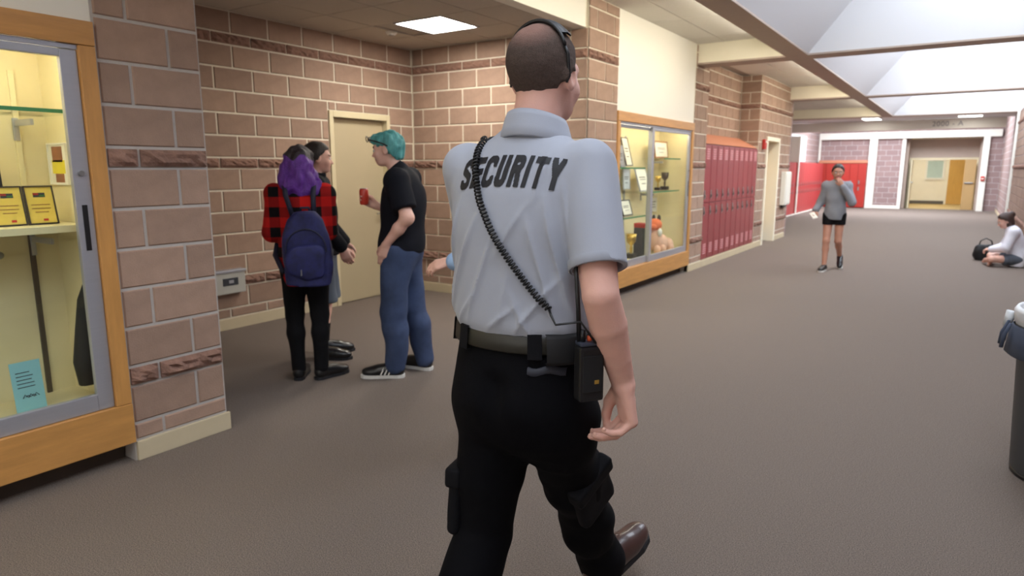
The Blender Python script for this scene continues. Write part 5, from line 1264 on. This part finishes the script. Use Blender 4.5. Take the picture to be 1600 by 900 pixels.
# --- person hidden behind the guard, one hand showing
f = Fig('person', 'person in pale blue shirt hidden behind the guard except one hand', (-2.025, 2.975, 0), math.radians(118), 1.6,
        stand(.92, elL=(-.215, .06, 1.06), wrL=(-.155, .275, 1.045), elR=(.2, -.02, 1.03), wrR=(.19, .05, .82)), .95)
f.hands = {'L': hand_segs(f.J['wrL'], (.05, .95, -.3), (.6, 0, -.8), (.6, .1, .6), .95, (.35, .4, .3)), 'R': hand_segs(f.J['wrR'], (0, .2, -1), (-1, 0, 0), (0, 1, 0), .95)}
f.build_body(M_skin2); f.piece('shirt', top_fn(f, .02, .82, 1.9, .005, 51), M_blue_sh); f.piece('trousers', bottom_fn(f, .014, .95, .05, .004), M_leg_black); f.shoes(M_shoe_bk, M_sole_dk); f.piece('hair', cap_hair(f, .015, seed=9), M_darkhair, .009)

# --- girl walking towards the camera
f = Fig('person', 'person in grey sweatshirt and black shorts walking towards the camera', (-1.59, 11.15, 0), math.radians(184), 1.58,
        stand(.905, shL=(-.138, 0, 1.262), shR=(.138, 0, 1.262), elR=(.205, -.03, 1.02), wrR=(.26, .07, .90), elL=(-.225, .07, 1.03), wrL=(-.085, .145, 1.27), knR=(.075, .12, .45), anR=(.075, .17, .085), dirR=(.15, 1, 0), knL=(-.08, .03, .445), anL=(-.105, -.23, .18), dirL=(-.1, .8, -.6), heelL=(-.105, -.29, .15), upL=(0, .6, .8)), .88, (.1, -.12, 0))
f.hands = {'R': hand_segs(f.J['wrR'], (.2, .6, -.8), (-.3, .5, .8), (-1, .2, 0), .92, (.5, .6, .5)), 'L': hand_segs(f.J['wrL'], (.5, .05, .9), (.2, -1, 0), (1, 0, .2), .92, (.4, .5, .4))}
f.build_body(M_skin3); f.piece('sweatshirt', top_fn(f, .026, .77, 1.97, .006, 61, (.046, .042, .04, .036)), M_sweat); f.piece('shorts', bottom_fn(f, .012, .88, .69, .003, 6, .01), M_leg_black)
f.shoes(M_shoe_bk, M_sole_w, .95)
bun = lambda q: el(q, A(0, -.09, .07), A(.035, .035, .035))
f.piece('hair', cap_hair(f, .009, extra=bun), M_darkhair, .008, 1, 'dark hair tied back')
wr = f.J['wrR']; ph = empty('phone', (-1.59, 11.15, 0), math.radians(184), 'pale phone in the hand of the walking person', 'phone')
pbx = MB().box(-.036, .036, -.005, .005, -.072, .072, .005).build('phone_case', M_paper, ph); pbx.location = np.asarray(f.hands['R'][1][1][0][1]) + np.array([.0, .02, .02]); pbx.rotation_euler = (1.0, .3, .4)
MB().box(-.032, .032, -.0062, -.0048, -.066, .066, .001).build('screen', M_ink, pbx)

# --- girl sitting on the floor at the right wall
f = Fig('person', 'person in white blouse sitting cross-legged against the right wall', (.80, 13.1, 0), math.radians(90), 1.6,
        dict(pelvis=(0, .0, .135), chest=(0, .07, .43), neck=(0, .13, .60), head=(0, .21, .715), shL=(-.15, .09, .55), shR=(.15, .09, .55), elL=(-.2, .17, .30), elR=(.2, .17, .30), wrL=(-.07, .34, .26), wrR=(.08, .34, .25),
             hpL=(-.09, .03, .12), hpR=(.09, .03, .12), knL=(-.27, .33, .13), knR=(.27, .33, .13), anL=(.06, .40, .075), anR=(-.08, .34, .07), heelL=(.06, .40, .03), heelR=(-.08, .34, .03), toeL=(.2, .43, .06), toeR=(-.2, .36, .06)), .95, (.25, -.45, 0))
f.hands = {'L': hand_segs(f.J['wrL'], (.5, .8, -.1), (.3, -.3, -1), (.6, 0, .6), .92), 'R': hand_segs(f.J['wrR'], (-.5, .8, -.1), (-.3, -.3, -1), (-.6, 0, .6), .92)}
f.build_body(M_skin2)
f.piece('blouse', top_fn(f, .026, .02, 1.95, .006, 71), M_white_cl)
f.piece('shorts', lambda p: np.maximum(su(el(p, f.J['pelvis'] - np.array([0, 0, .01]), A(.165, .13, .12)), su(rc(p, f.J['hpL'], f.J['hpL'] * .6 + f.J['knL'] * .4, .092, .085), rc(p, f.J['hpR'], f.J['hpR'] * .6 + f.J['knR'] * .4, .092, .085), .03), .04), .012 - p[:, 2]), M_grey_short)
bun2 = lambda q: su(el(q, A(0, -.115, .06), A(.05, .045, .05)), el(q, A(0, -.03, -.06), A(.085, .07, .08)), .03)
f.piece('hair', cap_hair(f, .016, extra=bun2), M_brown_h, .008, 1, 'brown hair pinned up in a bun')
bg_ = empty('handbag', (.40, 13.75, 0), .3, 'black bag on the carpet behind the sitting person', 'bag')
sdf_obj('bag_body', lambda p: np.maximum(((np.abs(p[:, 0] / .17) ** 3 + np.abs(p[:, 1] / .1) ** 3 + np.abs((p[:, 2] - .12) / .15) ** 3) ** (1 / 3.) - 1) * .1 + fold_noise(p, .006, 30, 3), .002 - p[:, 2]), (-.24, -.17, -.04), (.24, .17, .34), .012, M_black_matte, bg_, 2)
MB().tube([(-.1, 0, .24), (-.08, .01, .33), (.0, .02, .37), (.08, .01, .33), (.1, 0, .24)], .01, 8).build('bag_strap', M_black, bg_, True)
